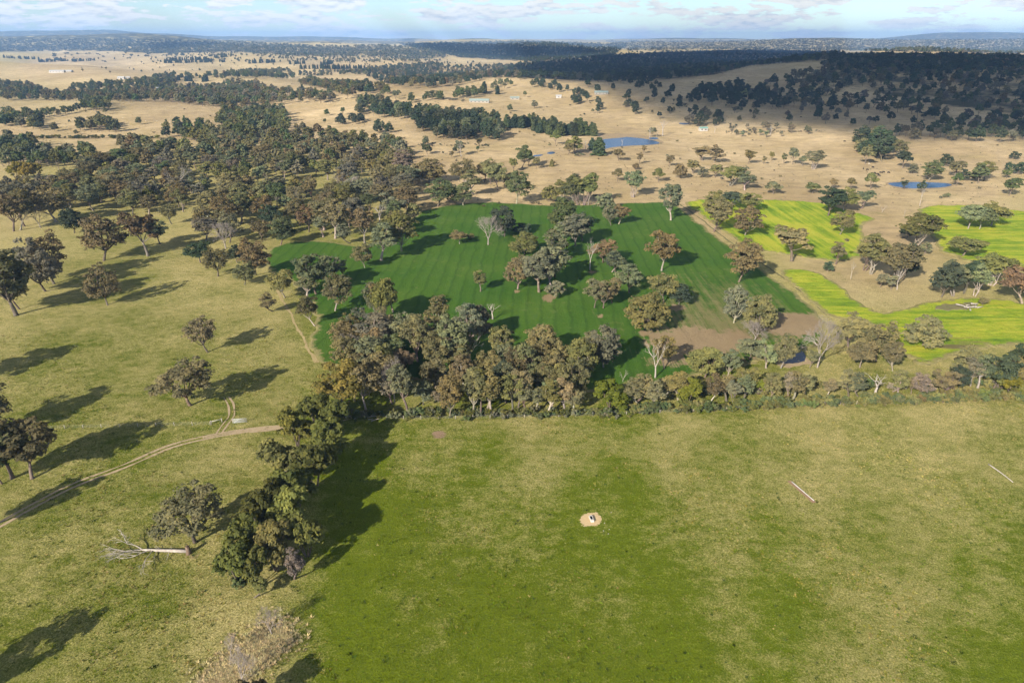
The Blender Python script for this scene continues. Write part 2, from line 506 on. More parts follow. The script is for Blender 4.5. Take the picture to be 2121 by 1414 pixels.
def mat_leaf(name, src):
    """foliage; src 'OBJECT' reads the object's own colour, 'INSTANCER' the scattered tree's tint"""
    m, nt, out = new_mat(name)
    if src == 'OBJECT':
        oi = nt.nodes.new('ShaderNodeObjectInfo'); base = oi.outputs['Color']
    else:
        a = nt.nodes.new('ShaderNodeAttribute'); a.attribute_type = 'INSTANCER'; a.attribute_name = 'tint'
        base = a.outputs['Color']
    t = nt.nodes.new('ShaderNodeAttribute'); t.attribute_name = 'clump'
    g = nt.nodes.new('ShaderNodeNewGeometry')
    v = math_(nt, 'ADD', math_(nt, 'MULTIPLY', t.outputs['Fac'], 0.65), math_(nt, 'MULTIPLY', g.outputs['Random Per Island'], 0.6))
    br = ramp(nt, v, [(0.1, (0.60, 0.66, 0.62)), (0.6, (1.0, 1.0, 1.0)), (1.0, (1.42, 1.32, 1.08))])
    c = mix(nt, 1.0, base, br, 'MULTIPLY')
    df = nt.nodes.new('ShaderNodeBsdfDiffuse'); df.inputs['Roughness'].default_value = 0.6
    tr = nt.nodes.new('ShaderNodeBsdfTranslucent')
    L(nt, c, df.inputs['Color']); L(nt, c, tr.inputs['Color'])
    ms = nt.nodes.new('ShaderNodeMixShader'); ms.inputs[0].default_value = 0.22
    L(nt, df.outputs[0], ms.inputs[1]); L(nt, tr.outputs[0], ms.inputs[2])
    L(nt, ms.outputs[0], out.inputs['Surface'])
    return m


def mat_bark(name, src):
    m, nt, out = new_mat(name)
    if src == 'OBJECT':
        oi = nt.nodes.new('ShaderNodeObjectInfo'); base = oi.outputs['Color']
    else:
        r = nt.nodes.new('ShaderNodeRGB'); r.outputs[0].default_value = (0.20, 0.17, 0.14, 1); base = r.outputs[0]
    tc = nt.nodes.new('ShaderNodeTexCoord')
    n = noise(nt, mapping(nt, tc.outputs['Object'], scale=(1, 1, 0.35)), 2.2, 6, 0.7)
    c = mix(nt, 1.0, base, ramp(nt, n, [(0.3, (0.55, 0.5, 0.46)), (0.6, (1.05, 1.0, 0.95)), (0.8, (1.25, 1.25, 1.25))]), 'MULTIPLY')
    diffuse_out(nt, out, c, n, 0.5, 0.1, 0.9, 0.1)
    return m


M_GROUND = mat_ground(); M_CROP = mat_crop()
M_CAN1 = mat_canola(3, 'canola_a', (1, 0.06, 1)); M_CAN2 = mat_canola(4, 'canola_b'); M_CAN3 = mat_canola(-6, 'canola_c')
M_SOIL = mat_soil('bare_soil', (0.20, 0.125, 0.075), (0.33, 0.225, 0.145), 0.5)
M_TRACK = mat_soil('track_dirt', (0.27, 0.205, 0.125), (0.44, 0.35, 0.225), 1.5)
M_BANK = mat_soil('dam_mud', (0.20, 0.15, 0.09), (0.40, 0.31, 0.19), 0.5)
M_STRAW = mat_soil('straw_strip', (0.22, 0.18, 0.075), (0.48, 0.38, 0.20), 1.2)
M_SAND = mat_soil('trough_sand', (0.44, 0.32, 0.17), (0.58, 0.44, 0.26), 3.0, True)
M_ISLE = mat_soil('rough_grass', (0.10, 0.115, 0.045), (0.22, 0.19, 0.10), 0.7)
M_WATER = mat_water(); M_POOL = mat_water('pool_water', (0.004, 0.012, 0.034))  # pool's dark navy base colour paints in its dark reflection
M_LEAF = mat_leaf('leaves', 'OBJECT'); M_LEAFI = mat_leaf('far_leaves', 'INSTANCER')
M_BARK = mat_bark('bark', 'OBJECT'); M_BARKI = mat_bark('far_bark', 'INSTANCER')
M_DEAD = simple_mat('dead_wood', (0.34, 0.305, 0.27), 0.25, 2.0)
M_TWIG = simple_mat('grey_twigs', (0.27, 0.235, 0.21), 0.2, 2.0)
M_STEEL = simple_mat('galvanised_steel', (0.55, 0.57, 0.58), 0.12, 6.0, 0.45, 0.05, 0.5)
M_POST = simple_mat('weathered_post', (0.34, 0.31, 0.27), 0.25, 5.0)
M_WHITE = simple_mat('white_paint', (0.42, 0.40, 0.375), 0.1, 3.0, 0.6)
M_CONC = simple_mat('concrete', (0.52, 0.50, 0.46), 0.15, 4.0)
M_DARKW = simple_mat('trough_water', (0.008, 0.010, 0.012), 0.2, 4.0, 0.06, 0.05, 0.5)
M_ROOFG = simple_mat('green_iron_roof', (0.16, 0.30, 0.26), 0.12, 0.6, 0.5, 0.1, 0.4)
M_ROOFP = simple_mat('pale_iron_roof', (0.26, 0.33, 0.31), 0.12, 0.6, 0.5, 0.1, 0.4)
M_ROOFW = simple_mat('white_iron_roof', (0.40, 0.42, 0.43), 0.08, 0.6, 0.5, 0.1, 0.4)
M_WALL = simple_mat('cream_wall', (0.36, 0.33, 0.28), 0.1, 0.8, 0.8)
M_GLASS = simple_mat('dark_glass', (0.03, 0.035, 0.04), 0.2, 2.0, 0.1, 0.02, 0.5)
M_ROCK = simple_mat('pale_rock', (0.40, 0.38, 0.35), 0.25, 1.5)
M_SHEEP = simple_mat('fleece', (0.58, 0.54, 0.46), 0.15, 5.0)
M_COW = simple_mat('black_hide', (0.018, 0.016, 0.015), 0.3, 4.0, 0.6)
M_RUST = simple_mat('broken_stump', (0.17, 0.12, 0.09), 0.3, 4.0)

# ------------------------------------------------------------------ ground sheet
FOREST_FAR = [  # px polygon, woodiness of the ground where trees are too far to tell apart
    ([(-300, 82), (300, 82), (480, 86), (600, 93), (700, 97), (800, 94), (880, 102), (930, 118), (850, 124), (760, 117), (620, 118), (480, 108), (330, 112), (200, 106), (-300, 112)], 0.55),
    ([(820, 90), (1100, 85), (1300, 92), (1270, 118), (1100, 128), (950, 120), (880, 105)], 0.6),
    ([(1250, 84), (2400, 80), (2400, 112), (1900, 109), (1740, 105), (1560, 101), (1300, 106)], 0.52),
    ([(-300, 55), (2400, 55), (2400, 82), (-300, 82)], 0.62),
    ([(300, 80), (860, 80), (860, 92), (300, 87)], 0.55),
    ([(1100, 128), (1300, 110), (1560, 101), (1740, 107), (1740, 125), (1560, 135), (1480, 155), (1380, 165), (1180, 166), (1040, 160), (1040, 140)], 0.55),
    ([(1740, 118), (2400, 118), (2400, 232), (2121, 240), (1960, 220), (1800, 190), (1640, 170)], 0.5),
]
CTRL = np.array([
    (50, 1350, .30, .1), (300, 1200, .36, 0), (100, 1150, .36, .1), (300, 1000, .38, .1), (450, 960, .55, 0), (520, 830, .62, 0), (500, 700, .48, 0),
    (300, 700, .40, .1), (100, 780, .38, .1), (150, 900, .38, .1), (430, 850, .25, .5), (450, 760, .35, .4), (300, 600, .42, .2), (400, 580, .72, 0), (560, 640, .92, 0),
    (450, 500, .78, 0), (200, 640, .45, 0), (20, 580, .8, 0), (50, 450, .93, 0), (250, 500, .5, .3), (400, 470, .88, 0), (640, 470, .45, .3),
    (720, 490, .45, .3), (800, 420, .75, 0), (660, 610, .05, .9), (500, 1350, .95, 0), (560, 1260, .75, 0), (630, 1340, .30, .5), (690, 1180, .05, .9),
    (700, 1080, .08, .7), (760, 950, .02, .9), (900, 950, .46, .6), (830, 890, .30, .5), (1000, 1000, .46, .6), (900, 1150, .24, .4), (1000, 1350, .05, .8),
    (1200, 1250, .12, .6), (1300, 1100, .36, .8), (1100, 885, .62, .5), (1400, 900, .70, .5), (1700, 900, .82, .5), (1900, 950, .74, .5), (2100, 900, .6, .6),
    (1500, 1050, .60, .6), (1800, 1100, .56, .6), (1600, 1300, .22, .9), (2000, 1250, .36, .8), (2121, 1400, .15, .8), (1400, 1390, .02, .8), (750, 1300, .04, .9),
    (1500, 835, .15, .4), (1300, 845, .15, .5), (1000, 852, .12, .6), (1800, 832, .2, .3), (2100, 830, .35, .2), (1690, 735, .35, .3), (1720, 790, .8, 0),
    (1600, 800, .3, .2), (1850, 780, .3, .3), (1700, 560, 1.0, 0), (1850, 610, 1, 0), (1800, 470, 1, 0), (1960, 630, .9, 0), (1600, 340, 1.05, 0), (1100, 340, 1.05, 0),
    (1400, 200, 1.12, 0), (1500, 300, 1.12, 0), (1300, 375, 1.12, 0), (1750, 330, 1.12, 0), (2050, 370, 1.1, 0), (400, 250, 1.12, 0), (900, 300, 1.12, 0), (30, 300, 1.05, 0), (600, 250, 1.12, 0), (1720, 405, 1.1, 0), (1500, 400, 1.08, 0), (1850, 530, 1.08, 0), (1000, 400, 1.1, 0), (1750, 600, 1.05, 0), (1950, 260, 1.1, 0), (700, 260, 1.1, 0), (200, 290, 1.05, 0), (1200, 200, 1, 0), (2000, 320, 1, 0), (100, 390, .72, 0), (300, 380, .85, 0), (850, 200, 1.05, 0), (100, 130, 1.08, 0),
    (30, 123, .85, 0), (290, 145, 1.0, 0), (540, 133, .95, 0), (1060, 172, 1.0, 0), (700, 138, 1.0, 0), (2050, 122, 1.0, 0), (880, 400, 1.08, 0), (2110, 420, .85, .1)])
LUSHSPOT = [(700, 141, 30, 2, .9), (2055, 123, 20, 2, .8)]


def ground_attrs(x, y, z):
    px, py, fw = proj(x, y, z)
    px = np.where(fw > 5, px, 1000); py = np.where(fw > 5, py, 1600)
    px = np.clip(px, -400, 2500); py = np.clip(py, 40, 1700)
    # distances weighted so that a step on the ground counts alike near and far
    yy = 260 * np.log(np.maximum(py - 60, 8)); cy = 260 * np.log(np.maximum(CTRL[:, 1] - 60, 8))
    num = np.zeros((2,) + px.shape); den = np.zeros(px.shape)
    for (cx, _, dr, lu), c in zip(CTRL, cy):
        k = 1.0 / ((px - cx) ** 2 + 2.2 * (yy - c) ** 2 + 5200) ** 1.7
        num[0] += k * dr; num[1] += k * lu; den += k
    dry = num[0] / den; lush = num[1] / den
    dry = dry - 0.15 * sstep(640, 760, px) * sstep(880, 1080, py) - 0.05 * (1 - sstep(560, 700, px)) * sstep(640, 720, py)
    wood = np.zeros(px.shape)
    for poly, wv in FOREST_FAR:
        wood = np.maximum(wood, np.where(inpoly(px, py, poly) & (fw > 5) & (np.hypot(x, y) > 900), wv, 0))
    soil = np.zeros(px.shape)
    for cx, c, rx, ry, v in ((909, 900, 22, 9, 1.0), (1780, 640, 60, 10, .3), (1260, 195, 30, 6, .5), (1150, 880, 40, 6, .25), (1400, 760, 60, 15, .3),
                             (395, 1150, 45, 14, .55), (760, 865, 40, 10, .55), (1860, 735, 40, 12, .5)):
        soil = np.maximum(soil, v * np.exp(-(((px - cx) / rx) ** 2 + ((py - c) / ry) ** 2)))
    return dry, lush, wood, soil


def set_attr(me, name, vals):
    a = me.attributes.new(name, 'FLOAT', 'POINT')
    a.data.foreach_set('value', np.asarray(vals, np.float32))


def build_ground():
    rs = np.concatenate([[2.0], np.geomspace(12, 60, 10)[:-1], np.geomspace(60, 900, 220)[:-1], np.geomspace(900, 24000, 230)])
    fine = np.radians(np.linspace(-48, 48, 420))
    coarse = np.radians(np.linspace(48, 312, 60))[1:-1]
    az = np.concatenate([fine, coarse])
    R, A = np.meshgrid(rs, az, indexing='ij')
    X = R * np.sin(A); Y = R * np.cos(A); Z = Hh(X, Y)
    na, nr = len(az), len(rs)
    idx = np.arange(nr * na).reshape(nr, na)
    a = idx[:-1]; b = idx[1:]
    f = np.stack([a, np.roll(a, -1, 1), np.roll(b, -1, 1), b], -1).reshape(-1, 4)[:, ::-1]
    V = np.stack([X, Y, Z], -1).reshape(-1, 3)
    V = np.vstack([V, [[0, 0, float(Hh(0, 0))]]])
    me = mesh_from('ground', V, np.ascontiguousarray(f), [M_GROUND], True)
    dry, lush, wood, soil = ground_attrs(V[:, 0], V[:, 1], V[:, 2])
    for n_, v in (('dry', dry), ('lush', lush), ('wood', wood), ('soil', soil)):
        set_attr(me, n_, v)
    return obj('ground', me, kind='structure')


build_ground()


# ------------------------------------------------------------------ fields, water, tracks as sheets over the ground
def densify(poly, step):
    out = []
    n = len(poly)
    for i in range(n):
        a = np.array(poly[i], float); b = np.array(poly[(i + 1) % n], float)
        k = max(1, int(np.linalg.norm(b - a) / step))
        out += [a + (b - a) * t / k for t in range(k)]
    return np.array(out)


def smooth_closed(p, it=2):
    p = np.asarray(p, float)
    for _ in range(it):
        q = np.roll(p, -1, 0)
        p = np.stack([0.75 * p + 0.25 * q, 0.25 * p + 0.75 * q], 1).reshape(-1, 2)
    return p


def sheet(name, pxpoly, mat, lift, grid, flat=None, rough=0.0, smooth_it=2, seed=0, attr=None, lump=0.0):
    rng = np.random.default_rng(seed)
    p = smooth_closed(pxpoly, smooth_it)
    p = densify(p, 6.0)
    X, Y, Z = hit(p[:, 0], p[:, 1])
    W = np.stack([X, Y], 1)
    W = densify(W, max(grid, 0.8))
    if rough:
        k = rng.normal(0, rough, W.shape); k = (k + np.roll(k, 1, 0) + np.roll(k, -1, 0)) / 1.7
        W = W + k
    mn, mx = W.min(0), W.max(0)
    gx, gy = np.meshgrid(np.arange(mn[0], mx[0], grid), np.arange(mn[1], mx[1], grid))
    gp = np.stack([gx.ravel(), gy.ravel()], 1) + rng.uniform(-.25, .25, (gx.size, 2)) * grid
    gp = gp[inpoly(gp[:, 0], gp[:, 1], W)]
    # keep inner points off the rim
    pts = [Vector(q) for q in W] + [Vector(q) for q in gp]
    n = len(W)
    edges = [(i, (i + 1) % n) for i in range(n)]
    r = geometry.delaunay_2d_cdt(pts, edges, [list(range(n))], 1, 0.02)
    V2 = np.array([tuple(v) for v in r[0]]); T = [tuple(t) for t in r[2]]
    rimset = set()
    ecount = {}
    for t in T:
        for i in range(3):
            e = (t[i], t[(i + 1) % 3]); ecount[e] = 1
    for e in ecount:
        if (e[1], e[0]) not in ecount:
            rimset.update(e)
    rimk = np.ones(len(V2)); rimk[list(rimset)] = 0.25 if lift > .2 else 1.0
    z = np.full(len(V2), flat) if flat is not None else Hh(V2[:, 0], V2[:, 1]) + lift * rimk
    if lump:
        inner = np.ones(len(V2)); 
        z = z + rng.uniform(-lump, lump, len(V2)) * inner
    V = np.column_stack([V2, z])
    cnt = {}
    for t in T:
        for i in range(3):
            e = (t[i], t[(i + 1) % 3]); cnt[e] = 1
    skirt = []
    base = len(V); rim = {}
    VV = [V]
    ex = []
    for e in cnt:
        if (e[1], e[0]) not in cnt:
            for q in e:
                if q not in rim:
                    rim[q] = base + len(ex)
                    ex.append((V[q][0], V[q][1], (Hh(V[q][0], V[q][1]) if flat is None else V[q][2]) - 0.4))
            skirt.append((e[1], e[0], rim[e[0]], rim[e[1]]))
    if ex:
        VV.append(np.array(ex))
    me = mesh_from(name, np.concatenate(VV), T + skirt, [mat], False)
    if attr is not None:
        A = np.concatenate(VV); px, py, fw = proj(A[:, 0], A[:, 1], A[:, 2])
        r_ = attr(px, py)
        if isinstance(r_, tuple):
            set_attr(me, 'thin', r_[0]); set_attr(me, 'soil', r_[1])
        else:
            set_attr(me, 'thin', r_)
        ed = np.full(len(A), 1e9)
        for k0 in range(0, len(W), 64):
            q = W[k0:k0 + 64]
            ed = np.minimum(ed, np.sqrt(((A[:, None, :2] - q[None]) ** 2).sum(-1)).min(1))
        set_attr(me, 'edge', np.clip(ed / 4.5, 0, 1))
    return obj(name, me, kind='structure')


CROP_PX = [(868, 437), (930, 425), (1000, 418.5), (1060, 421), (1130, 426), (1200, 425.5), (1260, 423), (1330, 420), (1396, 418.5), (1432, 448), (1482, 489),
           (1532, 522), (1592, 567), (1652, 610), (1704, 655), (1722, 690), (1690, 722), (1600, 745), (1500, 765), (1400, 790), (1290, 806), (1180, 815), (1060, 820),
           (940, 803), (860, 792), (780, 778), (700, 757), (652, 747), (638, 718), (641, 694), (655, 677), (648, 640), (630, 604), (604, 582), (566, 566), (546, 546),
           (552, 526), (572, 511), (610, 502), (660, 499), (715, 504), (752, 513), (790, 500), (838, 478), (852, 456)]


def thin_crop(px, py):
    a = 0.15 + 0.75 * np.exp(-(((px - 1500) / 190) ** 2 + ((py - 690) / 85) ** 2)) + 0.25 * np.exp(-(((px - 1480) / 120) ** 2 + ((py - 600) / 60) ** 2))
    a = np.maximum(a, 0.36 * np.exp(-(((px - 1230) / 120) ** 2 + ((py - 655) / 22) ** 2)))
    soil = np.zeros(px.shape)
    for cx, cy, rx, ry, v in ((1450, 705, 130, 34, .95), (1640, 672, 85, 30, .95), (1390, 745, 75, 24, .6), (1560, 745, 120, 14, .5), (1402, 637, 20, 8, .9), (1242, 655, 12, 5, .9),
                              (1136, 617, 18, 10, .9), (1333, 690, 14, 8, .9), (1372, 566, 9, 4, .8), (1072, 603, 10, 4, .8), (1224, 563, 12, 5, .8), (1165, 512, 10, 4, .7)):
        soil = np.maximum(soil, v * np.exp(-(((px - cx) / rx) ** 2 + ((py - cy) / ry) ** 2) ** 1.5))
    soil = soil * (1 - np.exp(-(((px - 1495) / 20) ** 2 + ((py - 670) / 14) ** 2)))
    return np.maximum(a - 0.12, 0), soil


sheet('crop_field', CROP_PX, M_CROP, 0.28, 2.2, rough=0.7, attr=thin_crop, lump=0.06, seed=1)
sheet('canola_field', [(1410, 417.5), (1460, 415), (1560, 414), (1640, 416), (1700, 420), (1758, 437), (1822, 455), (1800, 462), (1782, 467), (1778, 478), (1792, 490),
                       (1786, 512), (1780, 543), (1704, 541), (1650, 531), (1572, 519), (1550, 515), (1502, 486), (1442, 440)], M_CAN1, 0.6, 2.2, rough=0.8,
      attr=lambda a, b: a * 0, lump=0.14, seed=3)
sheet('canola_field', [(1897, 437), (1925, 428), (2000, 424), (2060, 428), (2121, 441), (2300, 446), (2300, 590), (2160, 575), (2100, 556), (2050, 548), (1990, 541), (1936, 512), (1930, 490), (1905, 455)],
      M_CAN2, 0.6, 2.4, rough=0.8, attr=lambda a, b: a * 0, lump=0.14, seed=4)
sheet('canola_field', [(1608, 562), (1640, 557), (1692, 562), (1742, 590), (1782, 631), (1812, 652), (1850, 645), (1900, 630), (1990, 617), (2060, 618), (2121, 632), (2260, 645), (2260, 722),
                       (2121, 713), (2000, 731), (1942, 756), (1892, 753), (1868, 735), (1848, 712), (1818, 680), (1782, 661), (1742, 664), (1700, 646), (1650, 601)],
      M_CAN3, 0.6, 1.8, rough=0.7, lump=0.14, seed=5,
      attr=lambda a, b: 0.62 * np.exp(-(((a - 1995) / 110) ** 2 + ((b - 712) / 22) ** 2)) + 0.42 * np.exp(-(((a - 1960) / 60) ** 2 + ((b - 665) / 9) ** 2)))
sheet('rough_grass', [(1930, 641), (1960, 632), (2000, 629), (2032, 633), (2020, 641), (1980, 648), (1945, 649)], M_ISLE, 0.78, 2.0, rough=0.5, seed=6)

for i, P in enumerate(POND_PX[:3]):
    c_ = np.mean(P, 0); k_ = np.array([1.10, 1.45]) if i < 2 else np.array([1.18, 1.25])
    sheet('dam_bank', [tuple(c_ + (np.array(q) - c_) * k_) for q in P], M_BANK, 0.05, 4.0, rough=0.8, seed=60 + i, attr=lambda a, b: a * 0)
for i, P in enumerate(POND_PX):
    sheet('dam_water', P, M_POOL if i == 2 else M_WATER, 0, 6.0, flat=PONDS[i][4] + 0.12, rough=0.3, seed=30 + i)
for i, P in enumerate(([(1130, 318), (1142, 314), (1152, 316), (1143, 320)], [(1100, 323), (1118, 320), (1128, 321), (1112, 325)])):
    sheet('creek_water', P, M_WATER, 0.1, 4.0, rough=0.2, seed=40 + i)

sheet('sand_patch', [(1203, 1063), (1218, 1060), (1236, 1060), (1245, 1066), (1250, 1083), (1242, 1089), (1226, 1090), (1211, 1091), (1204, 1080), (1194, 1074), (1192, 1068), (1199, 1071)],
      M_SAND, 0.03, 0.45, rough=0.30, smooth_it=1, seed=7, attr=lambda a, b: a * 0)


def ribbon(name, pxline, width, mat, lift, off=0.0, seed=0, wob=0.12, step=1.5):
    rng = np.random.default_rng(seed)
    p = np.array(pxline, float)
    X, Y, Z = hit(p[:, 0], p[:, 1])
    W = np.stack([X, Y], 1)
    d = np.concatenate([[0], np.cumsum(np.linalg.norm(np.diff(W, axis=0), axis=1))])
    s = np.arange(0, d[-1], step)
    # smooth curve through the points
    t = np.interp(s, d, np.arange(len(W)))
    i = np.clip(t.astype(int), 0, len(W) - 2); u = t - i
    def g(k): return W[np.clip(k, 0, len(W) - 1)]
    P0, P1, P2, P3 = g(i - 1), g(i), g(i + 1), g(i + 2); u = u[:, None]
    C = 0.5 * (2 * P1 + (P2 - P0) * u + (2 * P0 - 5 * P1 + 4 * P2 - P3) * u ** 2 + (3 * P1 - P0 - 3 * P2 + P3) * u ** 3)
    T = np.gradient(C, axis=0); T /= np.linalg.norm(T, axis=1)[:, None]
    Nn = np.stack([-T[:, 1], T[:, 0]], 1)
    n = len(C)
    wv = width / 2 * (1 + 0.5 * np.convolve(rng.normal(0, 1, n), np.ones(4) / 4, 'same'))
    wv = np.maximum(wv, width * 0.15)
    o = off + wob * np.convolve(rng.normal(0, 1, n), np.ones(6) / 6, 'same')
    A = C + Nn * (o + wv)[:, None]; B = C + Nn * (o - wv)[:, None]
    V2 = np.stack([A, B], 1).reshape(-1, 2)
    V = np.column_stack([V2, Hh(V2[:, 0], V2[:, 1]) + lift])
    f = [(2 * k, 2 * k + 1, 2 * k + 3, 2 * k + 2) for k in range(n - 1)]
    return obj(name, mesh_from(name, V, f, [mat], True), kind='structure')


TRACK = [(-120, 1150), (0, 1086), (60, 1052), (150, 1006), (255, 966), (350, 926), (430, 905), (500, 893), (575, 885), (640, 882), (700, 870), (760, 856)]
ribbon('dirt_track', TRACK, 0.75, M_TRACK, 0.06, 0.85, 1)
ribbon('dirt_track', TRACK, 0.75, M_TRACK, 0.06, -0.85, 2)
ribbon('dirt_track', [(420, 907), (455, 900), (500, 893), (555, 888), (590, 884)], 1.8, M_TRACK, 0.05, 0.0, 8, 0.4)
ribbon('dirt_track', [(452, 900), (462, 885), (472, 872), (480, 860), (478, 838), (468, 822)], 0.5, M_TRACK, 0.055, 0.7, 3)
ribbon('dirt_track', [(452, 900), (462, 885), (472, 872), (480, 860), (478, 838), (468, 822)], 0.5, M_TRACK, 0.055, -0.7, 4)
ribbon('field_edge', [(566, 590), (585, 618), (603, 648), (622, 690), (640, 725), (656, 752)], 1.1, M_STRAW, 0.055, 0.0, 5, 0.9)
ribbon('field_edge', [(1400, 420), (1440, 447), (1490, 488), (1545, 523), (1600, 562), (1655, 603), (1712, 655)], 0.9, M_ISLE, 0.2, 0.6, 6, 0.7)

# ------------------------------------------------------------------ tree templates
def rnd_unit(rng, n):
    v = rng.normal(size=(n, 3)); return v / np.linalg.norm(v, axis=1)[:, None]


def leaves(rng, centers, radii, per, size, aspect=1.5, flat=0.75, droop=0.25, up=0.35):
    """leaf sprays on the shells of clumps -> verts, quads, clump value per face"""
    V = []; cl = []
    for c, r in zip(centers, radii):
        n = max(6, int(per * rng.uniform(0.8, 1.2)))
        d = rnd_unit(rng, n)
        d[:, 2] = np.where(d[:, 2] < -0.35, -d[:, 2] * 0.6, d[:, 2])
        rr = r * rng.uniform(0.5, 1.15, n) ** 0.8
        p = c + d * rr[:, None] * np.array([1, 1, flat])
        nn = d + rng.normal(0, 0.40, (n, 3)) + np.array([0, 0, up]); nn /= np.linalg.norm(nn, axis=1)[:, None]
        t = np.cross(nn, rnd_unit(rng, n)); t[:, 2] -= droop; t -= nn * (t * nn).sum(1)[:, None]
        t /= np.linalg.norm(t, axis=1)[:, None] + 1e-9
        b = np.cross(nn, t)
        s = size * rng.uniform(0.6, 1.35, n)[:, None]
        q = np.stack([p + t * s * aspect * .5, p + b * s * .5, p - t * s * aspect * .5, p - b * s * .5], 1)
        V.append(q.reshape(-1, 3)); cl.append(np.full(n, rng.uniform()))
    V = np.concatenate(V); nf = len(V) // 4
    return V, np.arange(nf * 4).reshape(nf, 4), np.concatenate(cl)


def crown_mesh(name, V, Fc, cl, mat):
    me = mesh_from(name, V, Fc, [mat], False)
    a = me.attributes.new('clump', 'FLOAT', 'FACE'); a.data.foreach_set('value', cl.astype(np.float32))
    return me


def bend(a, b, rng, n=5, sag=0.12, up=0.0):
    a = np.asarray(a, float); b = np.asarray(b, float)
    t = np.linspace(0, 1, n)[:, None]
    ln = np.linalg.norm(b - a)
    off = rng.normal(0, sag * ln, 3); off[2] += up * ln
    return a + (b - a) * t + off * (t * (1 - t) * 2.2)


def gum_parts(seed, H=14, R=5, fork=0.3, base=0.3, lobes=8, top=1.0, per=58, leaf=0.46, stems=1, nC=66, lean=0.04, tw=True, trunk_r=0.020, cr=0.25, deep=0.62, mid=0.42):
    rng = np.random.default_rng(seed)
    wood = MB()
    lx, ly = rng.normal(0, lean * H, 2)
    st = []
    for s in range(stems):
        ang = rng.uniform(0, 6.28); many = stems > 1
        b0 = np.array([R * .08 * many * math.cos(ang), R * .08 * many * math.sin(ang), -0.35])
        f0 = np.array([lx + R * 0.2 * many * math.cos(ang), ly + R * 0.2 * many * math.sin(ang), H * fork * rng.uniform(.85, 1.15)])
        r0 = H * trunk_r * (0.7 if many else 1.0)
        rad = np.linspace(r0 * 1.2, r0 * 0.75, 6); rad[0] *= 1.3
        wood.tube(bend(b0, f0, rng, 6, 0.05), rad, 7)
        st.append((f0, r0 * 0.75))
    z0, z1 = H * base, H
    zc = z0 + mid * (z1 - z0); up = (z1 - zc); dn = (zc - z0)
    cen = np.array([lx, ly, zc])
    # main limbs lead the bulges of the crown
    LD = rnd_unit(rng, lobes * 3); LD = LD[LD[:, 2] > -0.55][:lobes]
    ph = rng.uniform(0, 6.28)
    for i in range(len(LD)):
        a = ph + i * 2.399
        h = np.hypot(LD[i, 0], LD[i, 1]); LD[i, 0], LD[i, 1] = h * math.cos(a), h * math.sin(a)
    def env(d):
        d = np.atleast_2d(d)
        ca = d @ LD.T
        m = deep + (1 - deep) * np.exp(-(np.arccos(np.clip(ca, -1, 1)) / 0.55) ** 2).max(1)
        e = d * np.array([R, R, 1.0]); e[:, 2] *= np.where(d[:, 2] > 0, up * top + (1 - top) * up * .8, dn)
        return e * m[:, None]
    limbs = []
    for i, d in enumerate(LD):
        f0, fr = st[i % len(st)]
        e = cen + env(d)[0] * 0.62
        pts = bend(f0, e, rng, 6, 0.09, -0.05)
        wood.tube(pts, np.linspace(fr * 0.72, fr * 0.2, 6), 5, False)
        limbs.append(pts)
    LP = np.concatenate([p[2:] for p in limbs])
    D = rnd_unit(rng, nC * 2); D = D[D[:, 2] > -0.8][:nC]
    D[: len(LD) * 2] = (np.repeat(LD, 2, 0) + rng.normal(0, .28, (len(LD) * 2, 3)))[: nC]
    D /= np.linalg.norm(D, axis=1)[:, None]
    f = np.where(rng.uniform(size=len(D)) < .8, rng.uniform(.74, .96, len(D)), rng.uniform(.4, .74, len(D)))
    C = cen + env(D) * f[:, None]
    CR = R * cr * rng.uniform(.62, 1.15, len(C))
    if tw:
        for c in C:
            q = LP[np.argmin(((LP - c) ** 2).sum(1))]
            wood.tube(bend(q, c, rng, 3, 0.12), np.array([.16, .10, .04]) * st[0][1], 3, False)
    V, Fc, cl = leaves(rng, C, CR, per, leaf)
    V[:, 2] = np.maximum(V[:, 2], .15)
    return wood, V, Fc, cl, H, R


def gum(name, seed, **k):
    wood, V, Fc, cl, H, R = gum_parts(seed, **k)
    return dict(trunk=wood.mesh(name + '_trunk', [M_BARK], True), crown=crown_mesh(name + '_crown', V, Fc, cl, M_LEAF), H=H, R=R)


def branchy(seed, H, R, depth, r0, spread, nchild, fork=0.25, droop=0.0):
    """leafless branching: returns trunk MB and twig MB"""
    rng = np.random.default_rng(seed)
    tr, tw = MB(), MB()
    top = np.array([rng.normal(0, .03 * H), rng.normal(0, .03 * H), H * fork])
    tr.tube(bend((0, 0, -0.35), top, rng, 5, .04), np.linspace(r0 * 1.3, r0 * .8, 5), 7)

    def grow(p, d, ln, r, k):
        d = d / np.linalg.norm(d)
        e = p + d * ln
        pts = bend(p, e, rng, 4, .09, 0.02)
        (tr if k >= depth - 1 else tw).tube(pts, np.linspace(r, r * .55, 4), 5 if k >= depth - 1 else 3, False)
        if k == 0:
            return
        for j in range(nchild if k < depth else nchild + 1):
            q = pts[-1] if j < 2 else pts[2]
            nd = d + rnd_unit(rng, 1)[0] * spread + np.array([0, 0, 0.18 - droop])
            grow(q, nd, ln * rng.uniform(.6, .85), max(r * .6, .032), k - 1)
    for j in range(3):
        a = rng.uniform(0, 6.28)
        grow(top, np.array([math.cos(a) * R / H * 1.3, math.sin(a) * R / H * 1.3, 1.0]), H * 0.27, r0 * .62, depth)
    return tr, tw


